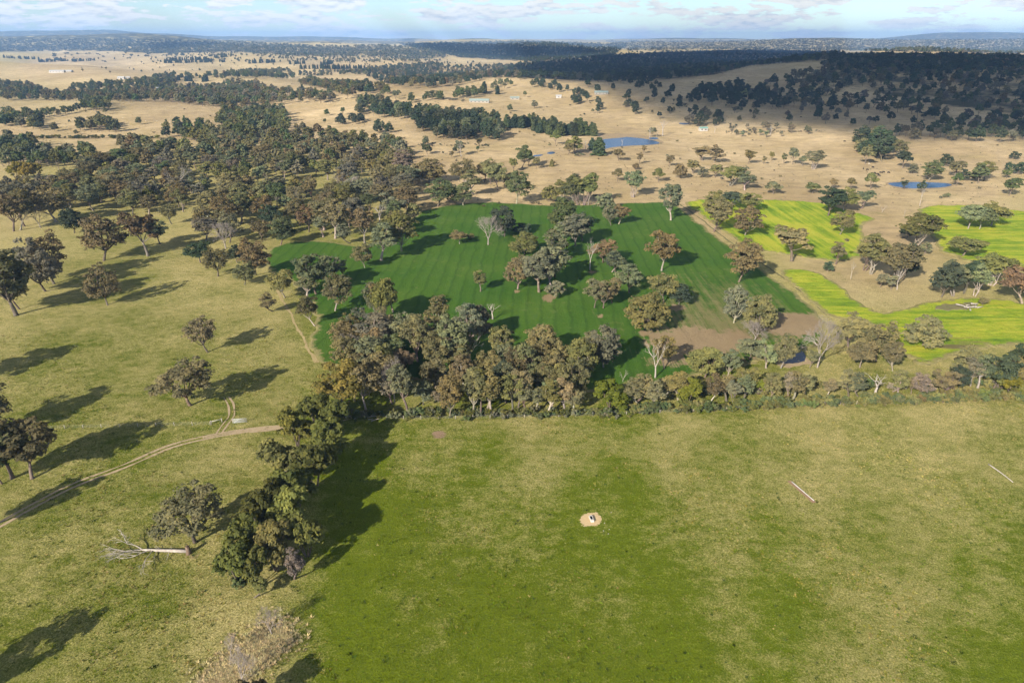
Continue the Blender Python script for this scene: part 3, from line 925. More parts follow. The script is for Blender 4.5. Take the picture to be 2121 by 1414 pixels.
def bare(name, seed, H, R, depth, r0, spread, nchild, fork, mat_t, mat_w):
    tr, tw = branchy(seed, H, R, depth, r0, spread, nchild, fork)
    d = dict(trunk=tr.mesh(name + '_trunk', [mat_t], True), crown=tw.mesh(name + '_crown', [mat_w], True) if tw.v else None)
    allv = np.concatenate(tr.v + tw.v)
    d['H'] = float(allv[:, 2].max()); d['R'] = float(np.percentile(np.hypot(allv[:, 0], allv[:, 1]), 90))
    return d


def conifer_parts(seed, H=14, R=3.2, per=26, leaf=0.8):
    rng = np.random.default_rng(seed); wood = MB()
    wood.tube([(0, 0, -.3), (0, 0, H * .5), (0.1, 0, H * .97)], [H * .022, H * .014, .04], 6)
    C = []; CR = []
    z = H * .10
    while z < H * .97:
        f = 1 - (z - H * .1) / (H * .92); r = R * (f ** .5) * rng.uniform(.7, 1.1)
        n = max(3, int(7 * f + 2)); a0 = rng.uniform(0, 6.28)
        for j in range(n):
            a = a0 + j * 6.283 / n + rng.normal(0, .2)
            for q in (.45, .85):
                C.append(np.array([r * q * math.cos(a), r * q * math.sin(a), z - r * q * .15 + rng.normal(0, .2)])); CR.append(R * .2 * (0.5 + f))
            wood.tube([(0, 0, z), (r * .8 * math.cos(a), r * .8 * math.sin(a), z - r * .1)], [.06, .02], 3, False)
        z += H * .075
    V, Fc, cl = leaves(rng, C, CR, per, leaf, 1.7, .6, .3, .2)
    return wood, V, Fc, cl, H, R


def bush_parts(seed, H=9, R=4.5, nC=60, per=60, leaf=0.5):
    rng = np.random.default_rng(seed); wood = MB(); C = []; CR = []
    for i in range(4):
        a = rng.uniform(0, 6.28)
        wood.tube(bend((0.2 * math.cos(a), .2 * math.sin(a), -.3), (R * .45 * math.cos(a), R * .45 * math.sin(a), H * .6), rng, 5, .08), np.linspace(H * .02, H * .008, 5), 5)
    nb = 7
    B = [np.array([R * .5 * math.cos(i * 2.4) * rng.uniform(.5, 1.1), R * .5 * math.sin(i * 2.4) * rng.uniform(.5, 1.1), H * rng.uniform(.34, .66)]) for i in range(nb)]
    for i in range(nC):
        b = B[i % nb]; d = rnd_unit(rng, 1)[0]
        if d[2] < -0.3: d[2] = -d[2]
        c = b + d * np.array([R * .45, R * .45, H * .32]) * rng.uniform(.75, 1.0)
        c[2] = max(c[2], H * .1)
        C.append(c); CR.append(R * rng.uniform(.16, .26))
        if i % 3 == 0:
            wood.tube(bend(b, c, rng, 3, .1), [H * .006, H * .004, H * .002], 3, False)
    V, Fc, cl = leaves(rng, C, CR, per, leaf)
    return wood, V, Fc, cl, H, R


def from_parts(name, parts):
    wood, V, Fc, cl, H, R = parts
    return dict(trunk=wood.mesh(name + '_trunk', [M_BARK], True), crown=crown_mesh(name + '_crown', V, Fc, cl, M_LEAF), H=H, R=R)


TPL = {
    's': [gum('spreading', 11, H=14, R=5.6, fork=.2, base=.14), gum('spreading_b', 12, H=14, R=5.6, fork=.18, base=.12, lobes=10), gum('spreading_c', 13, H=13.5, R=5.8, fork=.24, base=.2, lobes=7, deep=.5),
          gum('spreading_d', 14, H=14, R=5.4, fork=.2, base=.16, lobes=9, deep=.55, lean=.06), gum('spreading_e', 15, H=14, R=5.4, fork=.22, base=.18, lobes=6, deep=.52)],
    'u': [gum('umbrella', 21, H=12, R=6, fork=.28, base=.32, lobes=8, mid=.35, deep=.55), gum('umbrella_b', 22, H=12, R=6.2, fork=.24, base=.28, lobes=9, mid=.35)],
    't': [gum('tall', 31, H=18, R=4.8, fork=.26, base=.22, lobes=10, nC=78), gum('tall_b', 32, H=18, R=4.8, fork=.3, base=.28, lobes=8, nC=74, deep=.5), gum('tall_c', 33, H=17, R=4.6, fork=.22, base=.18, lobes=10, nC=78)],
    'r': [gum('round', 41, H=11.5, R=5.6, fork=.14, base=.0, lobes=11, nC=80, deep=.75), gum('round_b', 42, H=11.5, R=5.4, fork=.14, base=.02, lobes=9, nC=80, deep=.7)],
    'o': [gum('open', 51, H=15, R=5.2, fork=.22, base=.18, lobes=6, nC=48, deep=.36, cr=.22), gum('open_b', 52, H=15, R=5.2, fork=.2, base=.16, lobes=7, nC=50, deep=.36, cr=.22), gum('open_c', 53, H=15, R=5.2, fork=.24, base=.2, lobes=5, nC=44, deep=.34, cr=.23)],
    'n': [gum('slender', 61, H=14, R=2.8, fork=.24, base=.2, lobes=7, nC=52, cr=.36, per=44, leaf=.38), gum('slender_b', 62, H=14, R=2.8, fork=.28, base=.26, lobes=6, nC=46, cr=.36, per=44, leaf=.38, deep=.5), gum('slender_c', 63, H=14, R=2.8, fork=.22, base=.16, lobes=8, nC=50, cr=.34, per=44, leaf=.38, lean=.07)],
    'v': [gum('vase', 71, H=14.5, R=5, fork=.16, base=.24, lobes=8, stems=3, deep=.5), gum('vase_b', 72, H=14.5, R=5, fork=.14, base=.28, lobes=9, stems=4, deep=.5)],
    'w': [gum('wispy', 81, H=14, R=5.4, fork=.18, base=.12, lobes=12, per=40, leaf=.38, nC=96, cr=.2), gum('wispy_b', 82, H=13, R=5.8, fork=.14, base=.06, lobes=14, per=40, leaf=.38, nC=100, cr=.2, deep=.72), gum('wispy_c', 83, H=14, R=5.2, fork=.22, base=.18, lobes=9, per=40, leaf=.38, nC=86, cr=.2, deep=.5),
          gum('wispy_d', 84, H=13.5, R=5.4, fork=.16, base=.1, lobes=11, per=40, leaf=.38, nC=94, cr=.21, deep=.62)],
    'k': [from_parts('wattle', bush_parts(91)), from_parts('wattle_b', bush_parts(92)), from_parts('wattle_c', bush_parts(93, 9.5, 4.2))],
    'h': [from_parts('shrub', bush_parts(101, 2.4, 1.9, 22, 36, .32)), from_parts('shrub_b', bush_parts(102, 2.0, 2.1, 22, 36, .32))],
    'p': [from_parts('conifer', conifer_parts(111)), from_parts('conifer_b', conifer_parts(112, 13, 3.4))],
    'b': [bare('bare', 121, 15, 6.5, 5, .36, .85, 3, .2, M_TWIG, M_TWIG), bare('bare_b', 122, 13, 6.5, 5, .32, .9, 3, .16, M_TWIG, M_TWIG)],
    'd': [bare('dead', 131, 14, 4, 3, .34, .75, 2, .3, M_DEAD, M_DEAD), bare('dead_b', 132, 13, 4, 4, .30, .8, 2, .24, M_DEAD, M_DEAD), bare('dead_c', 133, 14, 2.4, 2, .34, .6, 2, .42, M_DEAD, M_DEAD)],
}
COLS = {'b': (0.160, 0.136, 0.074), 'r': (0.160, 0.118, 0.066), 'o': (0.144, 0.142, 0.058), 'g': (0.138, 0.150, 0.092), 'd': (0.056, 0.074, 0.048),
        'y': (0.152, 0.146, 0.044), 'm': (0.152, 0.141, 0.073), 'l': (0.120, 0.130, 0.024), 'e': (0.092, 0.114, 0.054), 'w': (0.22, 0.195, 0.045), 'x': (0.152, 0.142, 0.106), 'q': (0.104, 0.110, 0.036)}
TONE = {'q': 'olive-green', 'b': 'brown', 'r': 'rusty brown', 'o': 'olive', 'g': 'grey-green', 'd': 'dark green', 'y': 'yellow-olive', 'm': 'brownish olive', 'l': 'bright yellow-green',
        'e': 'deep green', 'w': 'golden yellow', 'x': 'greyish brown'}
SHAPE = {'s': 'spreading', 'u': 'flat-topped', 't': 'tall', 'r': 'round bushy', 'o': 'open-crowned', 'n': 'slender', 'v': 'many-stemmed', 'w': 'fine-twigged'}

# ------------------------------------------------------------------ where the trees stand: photo x, y of the foot, height and width in photo pixels, form, tone
STANDS = {
 'paddock': ('in the gate paddock', '''
 223 632 92 66 w m|lone leaning fine-twigged tree in the open paddock, its shadow lying clear beside it
 431 729 82 70 w b|medium brown tree alone above the large round tree in the gate paddock
 395 839 104 118 w b|large round brown tree alone just behind the open farm gate
 405 1122 124 132 w m|ragged brown tree standing over the fallen white trunk
 67 991 130 112 s m|broad brown gum beside the wheel track with two more trunks at its foot
 26 990 128 80 t m|slim-trunked gum standing close against the broad gum by the wheel track
 4 1002 110 60 s d|dark gum at the outer side of the trio by the wheel track
 34 653 150 92 t m|tallest leaning gum at the wood's edge, dark trunk throwing a long thin shadow
 41 640 130 70 w b|slim trunk close behind the tallest leaning gum at the wood's edge
 95 603 124 88 w x|first of two greyish pale-trunked gums standing side by side at the wood's edge
 113 588 118 86 w b|second of two pale-trunked gums side by side at the wood's edge, browner crown
 '''),
 'wood_edge': ('on the brown wood edge', '''
 215 540 108 90 w b
 307 530 110 80 o b
 332 506 55 42 s d
 416 544 46 62 u d
 451 572 66 55 w m
 506 590 54 46 w m
 529 570 86 68 w r
 492 545 40 40 s d
 28 479 92 62 w b
 42 476 88 55 s m
 51 469 86 60 w b
 117 460 80 72 s b
 154 483 56 48 r d
 140 440 60 50 s m
 582 507 58 52 s e
 695 494 92 52 t b
 670 491 46 28 n g
 726 504 46 26 n x
 756 504 80 36 n b
 832 521 86 68 s o
 790 540 82 56 t g
 756 555 54 44 s m
 713 575 42 28 n g
 640 480 66 48 w r
 622 466 62 46 s b
 560 480 60 44 s d
 543 498 50 46 w b
 470 470 74 56 w r
 500 462 80 60 o m
 425 500 58 60 w x
 '''),
 'lobe': ('at the crop lobe', '''
 590 616 64 56 s o
 566 644 46 26 n m
 655 610 92 72 s g
 690 585 60 40 s g
 633 621 56 38 n g
 694 645 82 62 s m
 653 675 72 44 s b
 796 677 106 62 u o
 803 667 92 56 u b
 772 668 84 50 s g
 815 649 56 32 n g
 '''),
 'belt': ('in the tree belt', '''
 892 703 95 40 n b
 865 750 108 58 t m
 890 745 52 28 n g
 909 742 46 22 n x
 941 764 128 58 t g
 975 720 95 66 s g
 992 705 78 54 r g
 725 745 62 54 w x
 772 755 78 48 s m
 745 790 60 50 s b
 740 700 70 50 w x
 701 851 112 92 s y|large yellow-olive gum where the hedge meets the tree belt
 759 848 98 72 s b
 735 830 70 50 s m
 844 855 106 58 t g
 876 838 52 38 s g
 900 800 62 54 r b
 931 864 100 54 s r|rusty brown tree with straight pale trunk at the belt's fence side beside bare ground
 982 857 106 52 t m
 995 860 98 46 t o
 1003 860 86 44 n g
 1020 856 100 42 n m
 1040 752 84 50 s o
 1075 790 84 64 w b
 1062 850 92 48 t o
 1074 847 90 46 t m
 1091 854 62 36 n g
 1120 742 68 72 s b
 1085 792 82 60 s m
 1150 776 74 44 s m
 1202 787 90 70 s o
 1250 762 92 78 r g
 1228 742 60 50 s g
 1106 851 52 30 n g
 1132 857 74 38 n o
 1143 853 66 36 n g
 1173 850 72 42 n b
 1191 850 54 36 n m
 1120 820 70 50 s m
 1160 815 64 44 s o
 1040 812 70 50 s d
 960 805 72 54 s m
 1310 836 68 40 n b
 1330 845 62 36 n m
 1370 841 58 34 n g
 1406 833 62 42 n o
 1471 832 58 44 s b
 1505 830 52 38 n m
 1519 833 50 36 v g
 1537 833 52 34 n g
 1598 827 56 44 s b
 1635 827 58 26 n x
 1642 826 62 38 n m
 1666 823 56 30 n b
 1713 820 40 22 n b|small brown sapling on its own in the gap of the belt
 1376 765 76 46 s o
 1459 781 66 74 r o
 1505 784 72 52 o g
 1550 745 50 62 u g
 1587 762 62 54 o g
 1617 762 76 48 s m
 1677 761 42 28 n g
 1757 719 80 64 o b
 1781 761 58 64 u m
 1815 748 90 78 w m
 1849 768 66 46 s b
 1758 820 60 50 o m
 1778 820 54 30 n g
 1849 810 50 26 n m
 1860 812 46 26 n b
 1887 815 38 28 n m
 1902 819 52 46 w x
 1952 819 66 56 o b
 1998 792 76 50 s m
 2010 800 72 48 o g
 2025 803 74 34 n g
 2058 803 78 64 s d
 2084 798 60 44 s m
 2103 775 62 50 r d
 2116 790 62 46 s o
 2150 790 80 60 s m
 1975 806 50 40 s d
 '''),
 'crop': ('in the green crop', '''
 1072 599 76 60 s b
 1117 606 102 62 t g
 1142 600 96 74 s g
 1150 617 40 46 r g
 1250 545 56 58 w r
 1266 565 46 48 s g
 1274 565 44 40 s d
 1303 608 64 56 s g
 1231 639 66 46 s g
 1249 639 64 44 o m
 1268 628 60 46 s b
 1370 562 90 62 s r|tall rusty brown tree with pale trunk alone on the open green crop
 1375 628 60 72 u o
 1336 682 84 88 r o|big dense olive tree reaching the ground at the soil edge of the crop
 1405 632 44 46 s d
 1529 585 96 70 s b|tall brown tree with bare pale trunk beside the canola's edge in the crop
 1520 670 82 52 s g
 1565 686 78 68 r m
 1165 478 74 60 r e
 1192 510 72 62 s g
 1172 508 56 46 s g
 1206 500 60 46 s d
 1044 491 70 52 r d
 1082 485 26 44 r d
 1088 528 50 62 r o
 1140 540 66 56 s g
 1150 575 76 56 s d
 952 506 31 40 u b|small round olive-brown tree beside the bare grey tree in the crop
 975 496 15 18 r o
 995 605 50 25 n o|small narrow tree alone in the middle of the green crop
 1250 435 43 42 s g
 1266 468 44 32 s g
 1281 465 44 38 s m
 1389 457 87 44 t g|tall two-tiered gum on the crop's far edge beside the canola corner
 '''),
 'canola': ('among the canola', '''
 1543 489 66 56 s m
 1478 480 76 50 s m
 1475 447 54 50 r o
 1517 433 42 62 u d
 1552 440 44 44 s o
 1714 449 66 58 s d
 1748 438 54 52 u o
 1785 432 48 40 o g
 1738 487 56 46 s m
 1640 541 86 88 o m|wide ragged gum at the canola's lower edge with dark skirts
 1731 548 62 36 o g
 1713 562 26 24 s d
 1803 567 92 72 v o
 1790 560 70 50 v o
 1848 590 96 76 v m
 1870 578 76 50 s d
 1823 595 32 32 s g
 1846 600 34 28 n g
 1894 511 76 78 v o|open umbrella gum with forked pale trunk between the two canola fields
 1915 527 27 28 s g
 1880 492 34 34 s d
 2004 476 56 62 u g
 2027 476 56 54 u m
 2052 469 52 66 u o
 1993 531 44 74 u o
 1950 615 78 60 s d
 1974 613 82 54 v g
 1996 608 78 50 v d
 2018 613 74 46 v g
 2052 590 76 74 v o
 2118 630 92 84 s b
 2160 600 90 70 s m
 1907 717 67 78 r m|round dark gum alone inside the yellow canola
 2032 634 20 22 s b|little brown tree by the rock heap in the canola
 '''),
 'dry': ('on the dry paddock', '''
 811 370 66 46 v b
 852 375 70 36 n x
 841 366 56 30 n x
 890 377 52 68 r m
 964 385 60 58 u b
 982 402 56 36 n m
 906 428 62 56 s e
 937 415 40 28 s d
 960 426 46 44 s e
 1017 381 54 50 u m
 1003 378 50 40 u b
 1032 394 58 52 u m
 1055 390 40 34 s b
 1070 422 72 54 s e
 1136 418 42 40 s o
 1187 423 68 42 s e
 1198 425 70 44 v o
 1209 425 66 42 v e
 1219 425 72 36 t o
 1160 420 50 40 s o
 1311 409 62 44 v g
 1278 376 30 27 u b
 1316 352 17 16 s b
 1363 378 33 28 o o
 1281 333 28 31 u b
 1325 340 29 15 n b
 1332 318 20 14 n b
 1386 344 25 25 u b
 1410 370 37 32 s b
 1435 360 32 36 u m
 1455 368 28 24 s g
 1455 333 35 38 o b
 1478 337 39 38 s b
 1512 385 46 52 v o
 1481 367 30 36 s m
 1543 394 52 42 o g
 1535 372 30 34 u o
 1549 339 33 28 o o
 1581 340 20 11 n m
 1598 333 21 15 o o
 1622 340 27 13 n e
 1642 341 40 27 o g
 1661 343 23 20 s g
 1684 351 44 40 v g
 1601 402 28 40 o g
 1683 401 25 38 u m
 1724 390 24 20 o b
 1762 392 27 24 o m
 1802 392 38 30 o o
 1792 340 42 36 s m
 1815 322 62 46 s d
 1780 312 52 40 s d
 1826 334 54 42 s d
 1840 318 40 30 s d
 1870 349 42 40 s d
 1866 330 44 34 s m
 1891 360 25 23 s g
 1923 374 45 40 s e
 1958 345 32 27 s d
 1976 366 37 42 s m
 2027 378 42 38 s e
 2040 373 44 36 s o
 2086 352 19 16 s d
 2106 361 31 30 s d
 2102 330 20 22 s d
 2090 405 41 44 u e
 1080 348 50 34 s e
 1095 345 36 26 s o
 1110 350 28 22 s m
 1150 300 34 26 s o
 1190 318 38 44 s o
 1178 320 28 30 o m
 1240 322 40 28 p e
 1226 310 26 16 p d
 1143 345 16 10 p o
 1350 283 22 22 o g
 953 323 36 26 o g
 885 320 24 26 s e
 848 330 26 30 s m
 '''),
}
DEAD = '''
 250 395 40 30 d|bleached dead tree poking out of the brown wood
 320 424 44 40 d|pale dead branches rising from the dense middle of the brown wood
 368 401 62 60 d|bleached fork-limbed dead tree at the open far side of the wood
 85 472 55 38 b|leafless grey tree on the wood's edge near the leaning gums
 468 515 58 58 b|leafless grey tree on the lower side of the brown wood
 600 425 40 42 b|leafless grey tree in a grassy gap of the wood
 618 432 46 30 d|thin dead tree in a grassy gap of the wood
 707 400 48 30 d|bleached dead tree at the far end of the wood clearing
 735 412 52 36 b|leafless grey tree at the far end of the wood clearing
 790 470 46 26 d|short dead tree between wood and crop lobe
 1011 508 66 56 b|leafless grey deciduous tree in the green crop
 1222 560 70 30 d|white dead tree standing in the green crop
 1357 783 82 44 d|white dead tree on the bare soil edge above the belt
 1562 705 48 56 b|leafless grey-white tree against the bushy gum by the bare soil
 1693 761 108 70 b|tall leafless deciduous tree beside the small dark dam
 817 832 95 54 b|leafless dark-branched tree in the belt gap behind the timber heap
 970 757 72 60 d|whitened bare crown in the middle of the belt
 780 706 60 34 d|dead tree on the crop side of the belt near the paired umbrella gums
 1020 662 34 26 d|small dead tree sticking out of the belt into the crop
 1813 820 42 40 d|small V-shaped dead tree at the belt's fence side
 1290 792 26 20 d|broken white stump limbs inside the belt
 1762 578 42 9 d|white dead pole tree on the rough grass between canola fields
 1905 426 42 14 d|white dead tree below the reedy oval dam
 1872 449 15 5 d|short dead snag beside the canola end
 1827 440 16 14 d|small fallen-limbed dead tree near the canola end
 1858 600 46 24 d|bleached dead trunk in the pale-trunked gum clump
 1212 312 24 14 d|dead tree standing at the edge of the big blue dam
 1288 302 14 6 d|dead stick tree in the big blue dam
 1360 283 22 14 d|dead tree on the dam wall beside the small overflow pool
 1345 286 22 10 d|dead tree between the big dam and the overflow pool
 1372 282 34 18 d|taller dead tree by the overflow pool
 1595 280 20 10 d|dead tree at the line of scrub behind the dry paddock
 1480 275 20 12 d|dead tree just beside the green-roofed shed
 955 325 30 10 d|white-trunked dead tree under the dark mid-slope wood
'''
HEDGE = '''
 655 882 72 66 k q
 690 906 78 72 k q
 615 932 82 74 k y
 682 956 86 84 k q
 592 1000 92 86 k o
 655 1006 96 90 k q
 615 1056 98 88 k q
 548 1102 98 86 k q
 602 1116 104 92 k y
 637 1152 92 74 k q
 522 1166 92 80 k q
 572 1182 100 82 k o
 496 1206 86 74 k q
 536 1216 84 64 k q
'''
WATTLE = '''
 1265 848 54 72 k l
 1425 837 50 46 k l
 1568 816 36 42 k l
 2090 815 40 46 k l
 2070 806 40 40 k o
'''
WILLOW = '''
 45 372 38 30 k w
 60 375 40 30 k w
 75 372 36 28 k w
 33 370 30 24 k w
'''
SAPL = '''
 610 1197 72 34 n x|brown-leaved sapling with white trunk at the lower end of the hedge
 527 1236 44 28 n o|small thin sapling at the foot of the lowest hedge bush
'''
BAREB = '''
 479 1362 48 34 b|small leafless shrub in the tall straw grass
 564 1314 58 50 b|faint grey twiggy tree between hedge and tall straw grass
 505 1418 70 66 b|wide grey twiggy shrub in the tall straw grass
'''
OFF = [(-72, 1118, 125, 80), (-40, 905, 118, 100), (-110, 800, 118, 100), (530, 1478, 70, 70), (-165, 1492, 150, 120)]   # just out of frame: their shadows reach in


def parse(s):
    out = []
    for ln in s.strip().splitlines():
        ln = ln.strip()
        if not ln:
            continue
        lab = None
        if '|' in ln:
            ln, lab = ln.split('|')
        p = ln.split()
        out.append((float(p[0]), float(p[1]), float(p[2]), float(p[3]), p[4], p[5] if len(p) > 5 else None, lab))
    return out


def metres(px, py, h, wpx, X, Y, Z):
    k = (CY - (py - h)) / F
    q = Y * (k * CT - ST) / (CT + k * ST)
    Hm = q + CAMZ - Z
    fw = Y * CT - (Z - CAMZ) * ST
    return Hm * 0.95, wpx * fw / F


rng = np.random.default_rng(7)
pyr = random.Random(5)
BARKC = [(0.28, 0.255, 0.22), (0.22, 0.195, 0.165), (0.14, 0.12, 0.10), (0.36, 0.335, 0.295)]


def jitter(c, s=0.12):
    f = 1 + rng.normal(0, s)
    return tuple(max(0.004, v * f * (1 + rng.normal(0, 0.05))) for v in c) + (1.0,)


WIDE = {'k': 1.14, 'n': 1.25, 's': 1.2, 't': 1.22, 'o': 1.15, 'b': 1.0, 'd': 1.0}


def plant(name, X, Y, Z, Hm, Wm, T, C, label, cat, group):
    tp = TPL[T]; t = tp[rng.integers(len(tp))]
    sx = Wm * WIDE.get(T, 1.12) / (2 * t['R'] * 1.02); sz = Hm * 1.04 / t['H']
    sx = float(np.clip(sx, sz * 0.45, sz * 2.2))
    root = empty(name, (X, Y, Z), rng.uniform(0, 6.283), (sx, sx, sz), label, cat, group)
    root.rotation_euler.x = rng.normal(0, .035); root.rotation_euler.y = rng.normal(0, .035)
    o = obj('trunk', t['trunk'], root)
    if T not in 'bd':
        dark = T in 'wk' or C in 'd'
        o.color = jitter(BARKC[2 if dark else rng.integers(4)], .1)
    if t['crown'] is not None:
        c = obj('crown', t['crown'], root)
        if C:
            c.color = jitter(COLS[C])
    return root


recs = []      # gum trees: px height, x, y, z, Hm, Wm, T, C, stand, label
for st, (phrase, txt) in STANDS.items():
    R_ = parse(txt)
    X, Y, Z = hit([r[0] for r in R_], [r[1] for r in R_])
    for r, x, y, z in zip(R_, X, Y, Z):
        Hm, Wm = metres(r[0], r[1], r[2], r[3], x, y, z)
        recs.append((r[2], x, y, z, Hm, Wm, r[4], r[5], st, r[6]))

# woods whose single trees cannot be placed one by one: spread over the ground inside their outline
WOODS = [  # outline, min spacing m, height m range, tones, forms, stand name
    ('wood', [(130, 400), (190, 345), (330, 325), (560, 335), (700, 318), (830, 328), (868, 352), (850, 420), (862, 462), (810, 505), (720, 478), (640, 480), (560, 490), (480, 505), (420, 520), (385, 475), (300, 448), (200, 445), (130, 438)],
     13.2, (12, 18.5), 'bbbmmmooxxgge', 'wwwssot', [[(530, 376), (640, 374), (640, 398), (540, 402)], [(620, 372), (690, 376), (690, 402), (630, 398)], [(470, 480), (540, 470), (560, 480), (490, 500)], [(600, 440), (660, 430), (670, 460), (610, 468)]]),
    ('belt', [(700, 700), (780, 690), (860, 720), (1000, 735), (1100, 765), (1230, 785), (1215, 842), (1000, 850), (760, 832), (720, 770)], 8.2, (10, 15), 'mmobgx', 'sswn', []),
    ('belt', [(1300, 818), (1660, 806), (1900, 800), (2121, 772), (2121, 814), (1700, 824), (1300, 840)], 8.0, (6, 10.5), 'mogeo', 'nswo', []),
    ('upper', [(330, 330), (250, 312), (260, 300), (430, 315), (430, 280), (560, 284), (640, 288), (700, 284), (820, 296), (845, 330), (700, 322), (560, 338)],
     13.5, (11, 17), 'emogbgmo', 'ssror', []),
    ('midleft', [(0, 330), (20, 300), (70, 300), (75, 325), (200, 330), (205, 345), (130, 352), (0, 345)], 10, (12, 18), 'eeogd', 'ssou', []),
    ('left2', [(0, 400), (150, 388), (158, 440), (60, 446), (0, 440)], 9, (12, 17), 'bbmx', 'ws', []),
    ('far', [(455, 262), (470, 240), (520, 236), (580, 234), (592, 250), (598, 288), (470, 292)], 13, (14, 20), 'edgo', 'srs', []),
    ('far', [(345, 285), (352, 265), (420, 262), (432, 285), (470, 290), (440, 298)], 14, (13, 18), 'dde', 'rs', []),
    ('far', [(0, 262), (8, 240), (60, 240), (80, 262), (120, 268), (118, 276)], 14, (12, 18), 'dgem', 'rs', []),
    ('far', [(150, 268), (160, 260), (235, 260), (246, 276), (180, 274)], 14, (14, 18), 'edm', 'rs', []),
    ('far', [(175, 232), (180, 214), (222, 212), (228, 232)], 13, (13, 18), 'ed', 'rs', []),
    ('far', [(60, 246), (115, 236), (215, 220), (216, 224), (116, 242), (70, 250)], 14, (10, 14), 'de', 'sr', []),
    ('far', [(0, 206), (0, 178), (60, 176), (90, 192), (160, 198), (350, 196), (360, 212), (0, 210)], 15, (12, 18), 'ddemb', 'rs', []),
    ('far', [(150, 192), (150, 182), (260, 176), (310, 166), (362, 156), (366, 192), (260, 194)], 17, (12, 18), 'dde', 'rs', []),
    ('far', [(340, 212), (345, 186), (420, 184), (480, 172), (530, 176), (560, 194), (690, 199), (692, 214), (440, 224)], 15, (12, 19), 'dbxge', 'rsw', []),
    ('far', [(340, 162), (440, 156), (600, 146), (612, 164), (340, 166)], 24, (12, 18), 'dde', 'rs', []),
    ('far', [(620, 152), (760, 148), (760, 156), (620, 160)], 22, (10, 14), 'dd', 'r', []),
    ('far', [(620, 176), (640, 165), (700, 178), (750, 180), (805, 184), (804, 196), (720, 206), (690, 192)], 17, (12, 18), 'ddb', 'rs', []),
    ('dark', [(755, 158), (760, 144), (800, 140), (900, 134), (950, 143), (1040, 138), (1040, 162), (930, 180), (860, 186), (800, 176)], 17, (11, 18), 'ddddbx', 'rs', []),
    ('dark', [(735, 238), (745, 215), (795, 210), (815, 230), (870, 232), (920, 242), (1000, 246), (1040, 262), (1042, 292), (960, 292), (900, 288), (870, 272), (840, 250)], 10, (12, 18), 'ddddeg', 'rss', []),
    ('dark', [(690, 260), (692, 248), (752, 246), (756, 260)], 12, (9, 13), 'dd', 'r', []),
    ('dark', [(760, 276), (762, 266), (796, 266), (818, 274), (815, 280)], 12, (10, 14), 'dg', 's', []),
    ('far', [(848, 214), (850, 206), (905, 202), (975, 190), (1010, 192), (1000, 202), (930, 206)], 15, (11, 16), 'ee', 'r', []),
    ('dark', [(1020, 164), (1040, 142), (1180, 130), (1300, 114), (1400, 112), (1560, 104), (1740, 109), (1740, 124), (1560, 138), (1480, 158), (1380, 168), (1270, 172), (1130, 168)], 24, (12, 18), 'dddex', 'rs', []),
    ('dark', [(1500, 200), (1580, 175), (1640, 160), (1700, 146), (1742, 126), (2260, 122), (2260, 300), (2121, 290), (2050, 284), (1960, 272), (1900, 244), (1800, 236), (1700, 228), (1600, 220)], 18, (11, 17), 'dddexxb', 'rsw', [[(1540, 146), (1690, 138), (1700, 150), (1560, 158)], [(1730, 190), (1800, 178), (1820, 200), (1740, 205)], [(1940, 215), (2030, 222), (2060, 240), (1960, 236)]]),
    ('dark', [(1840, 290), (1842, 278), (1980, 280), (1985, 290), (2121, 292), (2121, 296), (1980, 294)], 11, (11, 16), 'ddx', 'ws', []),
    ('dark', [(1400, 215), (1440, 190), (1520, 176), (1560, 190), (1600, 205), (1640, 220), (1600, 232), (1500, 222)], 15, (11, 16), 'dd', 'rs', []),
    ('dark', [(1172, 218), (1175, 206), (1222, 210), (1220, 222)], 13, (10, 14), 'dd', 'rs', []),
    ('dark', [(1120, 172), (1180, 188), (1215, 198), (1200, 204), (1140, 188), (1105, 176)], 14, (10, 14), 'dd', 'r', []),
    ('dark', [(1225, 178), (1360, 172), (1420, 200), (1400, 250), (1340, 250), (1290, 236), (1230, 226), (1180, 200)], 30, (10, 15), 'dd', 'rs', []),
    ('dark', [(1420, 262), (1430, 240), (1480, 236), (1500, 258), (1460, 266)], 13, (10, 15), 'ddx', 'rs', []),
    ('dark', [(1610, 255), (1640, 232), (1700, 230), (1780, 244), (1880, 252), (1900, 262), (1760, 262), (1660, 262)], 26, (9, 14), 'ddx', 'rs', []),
    ('dark', [(1770, 318), (1775, 296), (1800, 290), (1840, 296), (1842, 320), (1810, 330)], 8.5, (12, 17), 'ddm', 'rs', []),
    ('scrub', [(1490, 282), (1500, 270), (1560, 262), (1680, 270), (1680, 280), (1560, 288)], 14, (6, 12), 'xxg', 'ow', []),
    ('far', [(1000, 228), (1110, 190), (1130, 210), (1120, 240), (1060, 240)], 55, (10, 14), 'eg', 's', []),
    ('far', [(1010, 188), (1020, 172), (1100, 170), (1105, 182), (1040, 192)], 26, (10, 14), 'ge', 's', []),
    ('far', [(600, 275), (640, 262), (660, 275), (620, 290)], 22, (8, 13), 'gm', 's', []),
    ('far', [(440, 232), (455, 222), (505, 224), (510, 236)], 24, (13, 18), 'dm', 's', []),
    ('far', [(780, 205), (830, 196), (835, 208), (795, 212)], 24, (10, 15), 'eg', 's', []),
    ('far', [(1040, 350), (1060, 330), (1110, 320), (1110, 352), (1060, 362)], 22, (8, 12), 'eo', 's', []),
]


def proj1(x, y, z):
    return proj(np.array([x]), np.array([y]), np.array([z]))


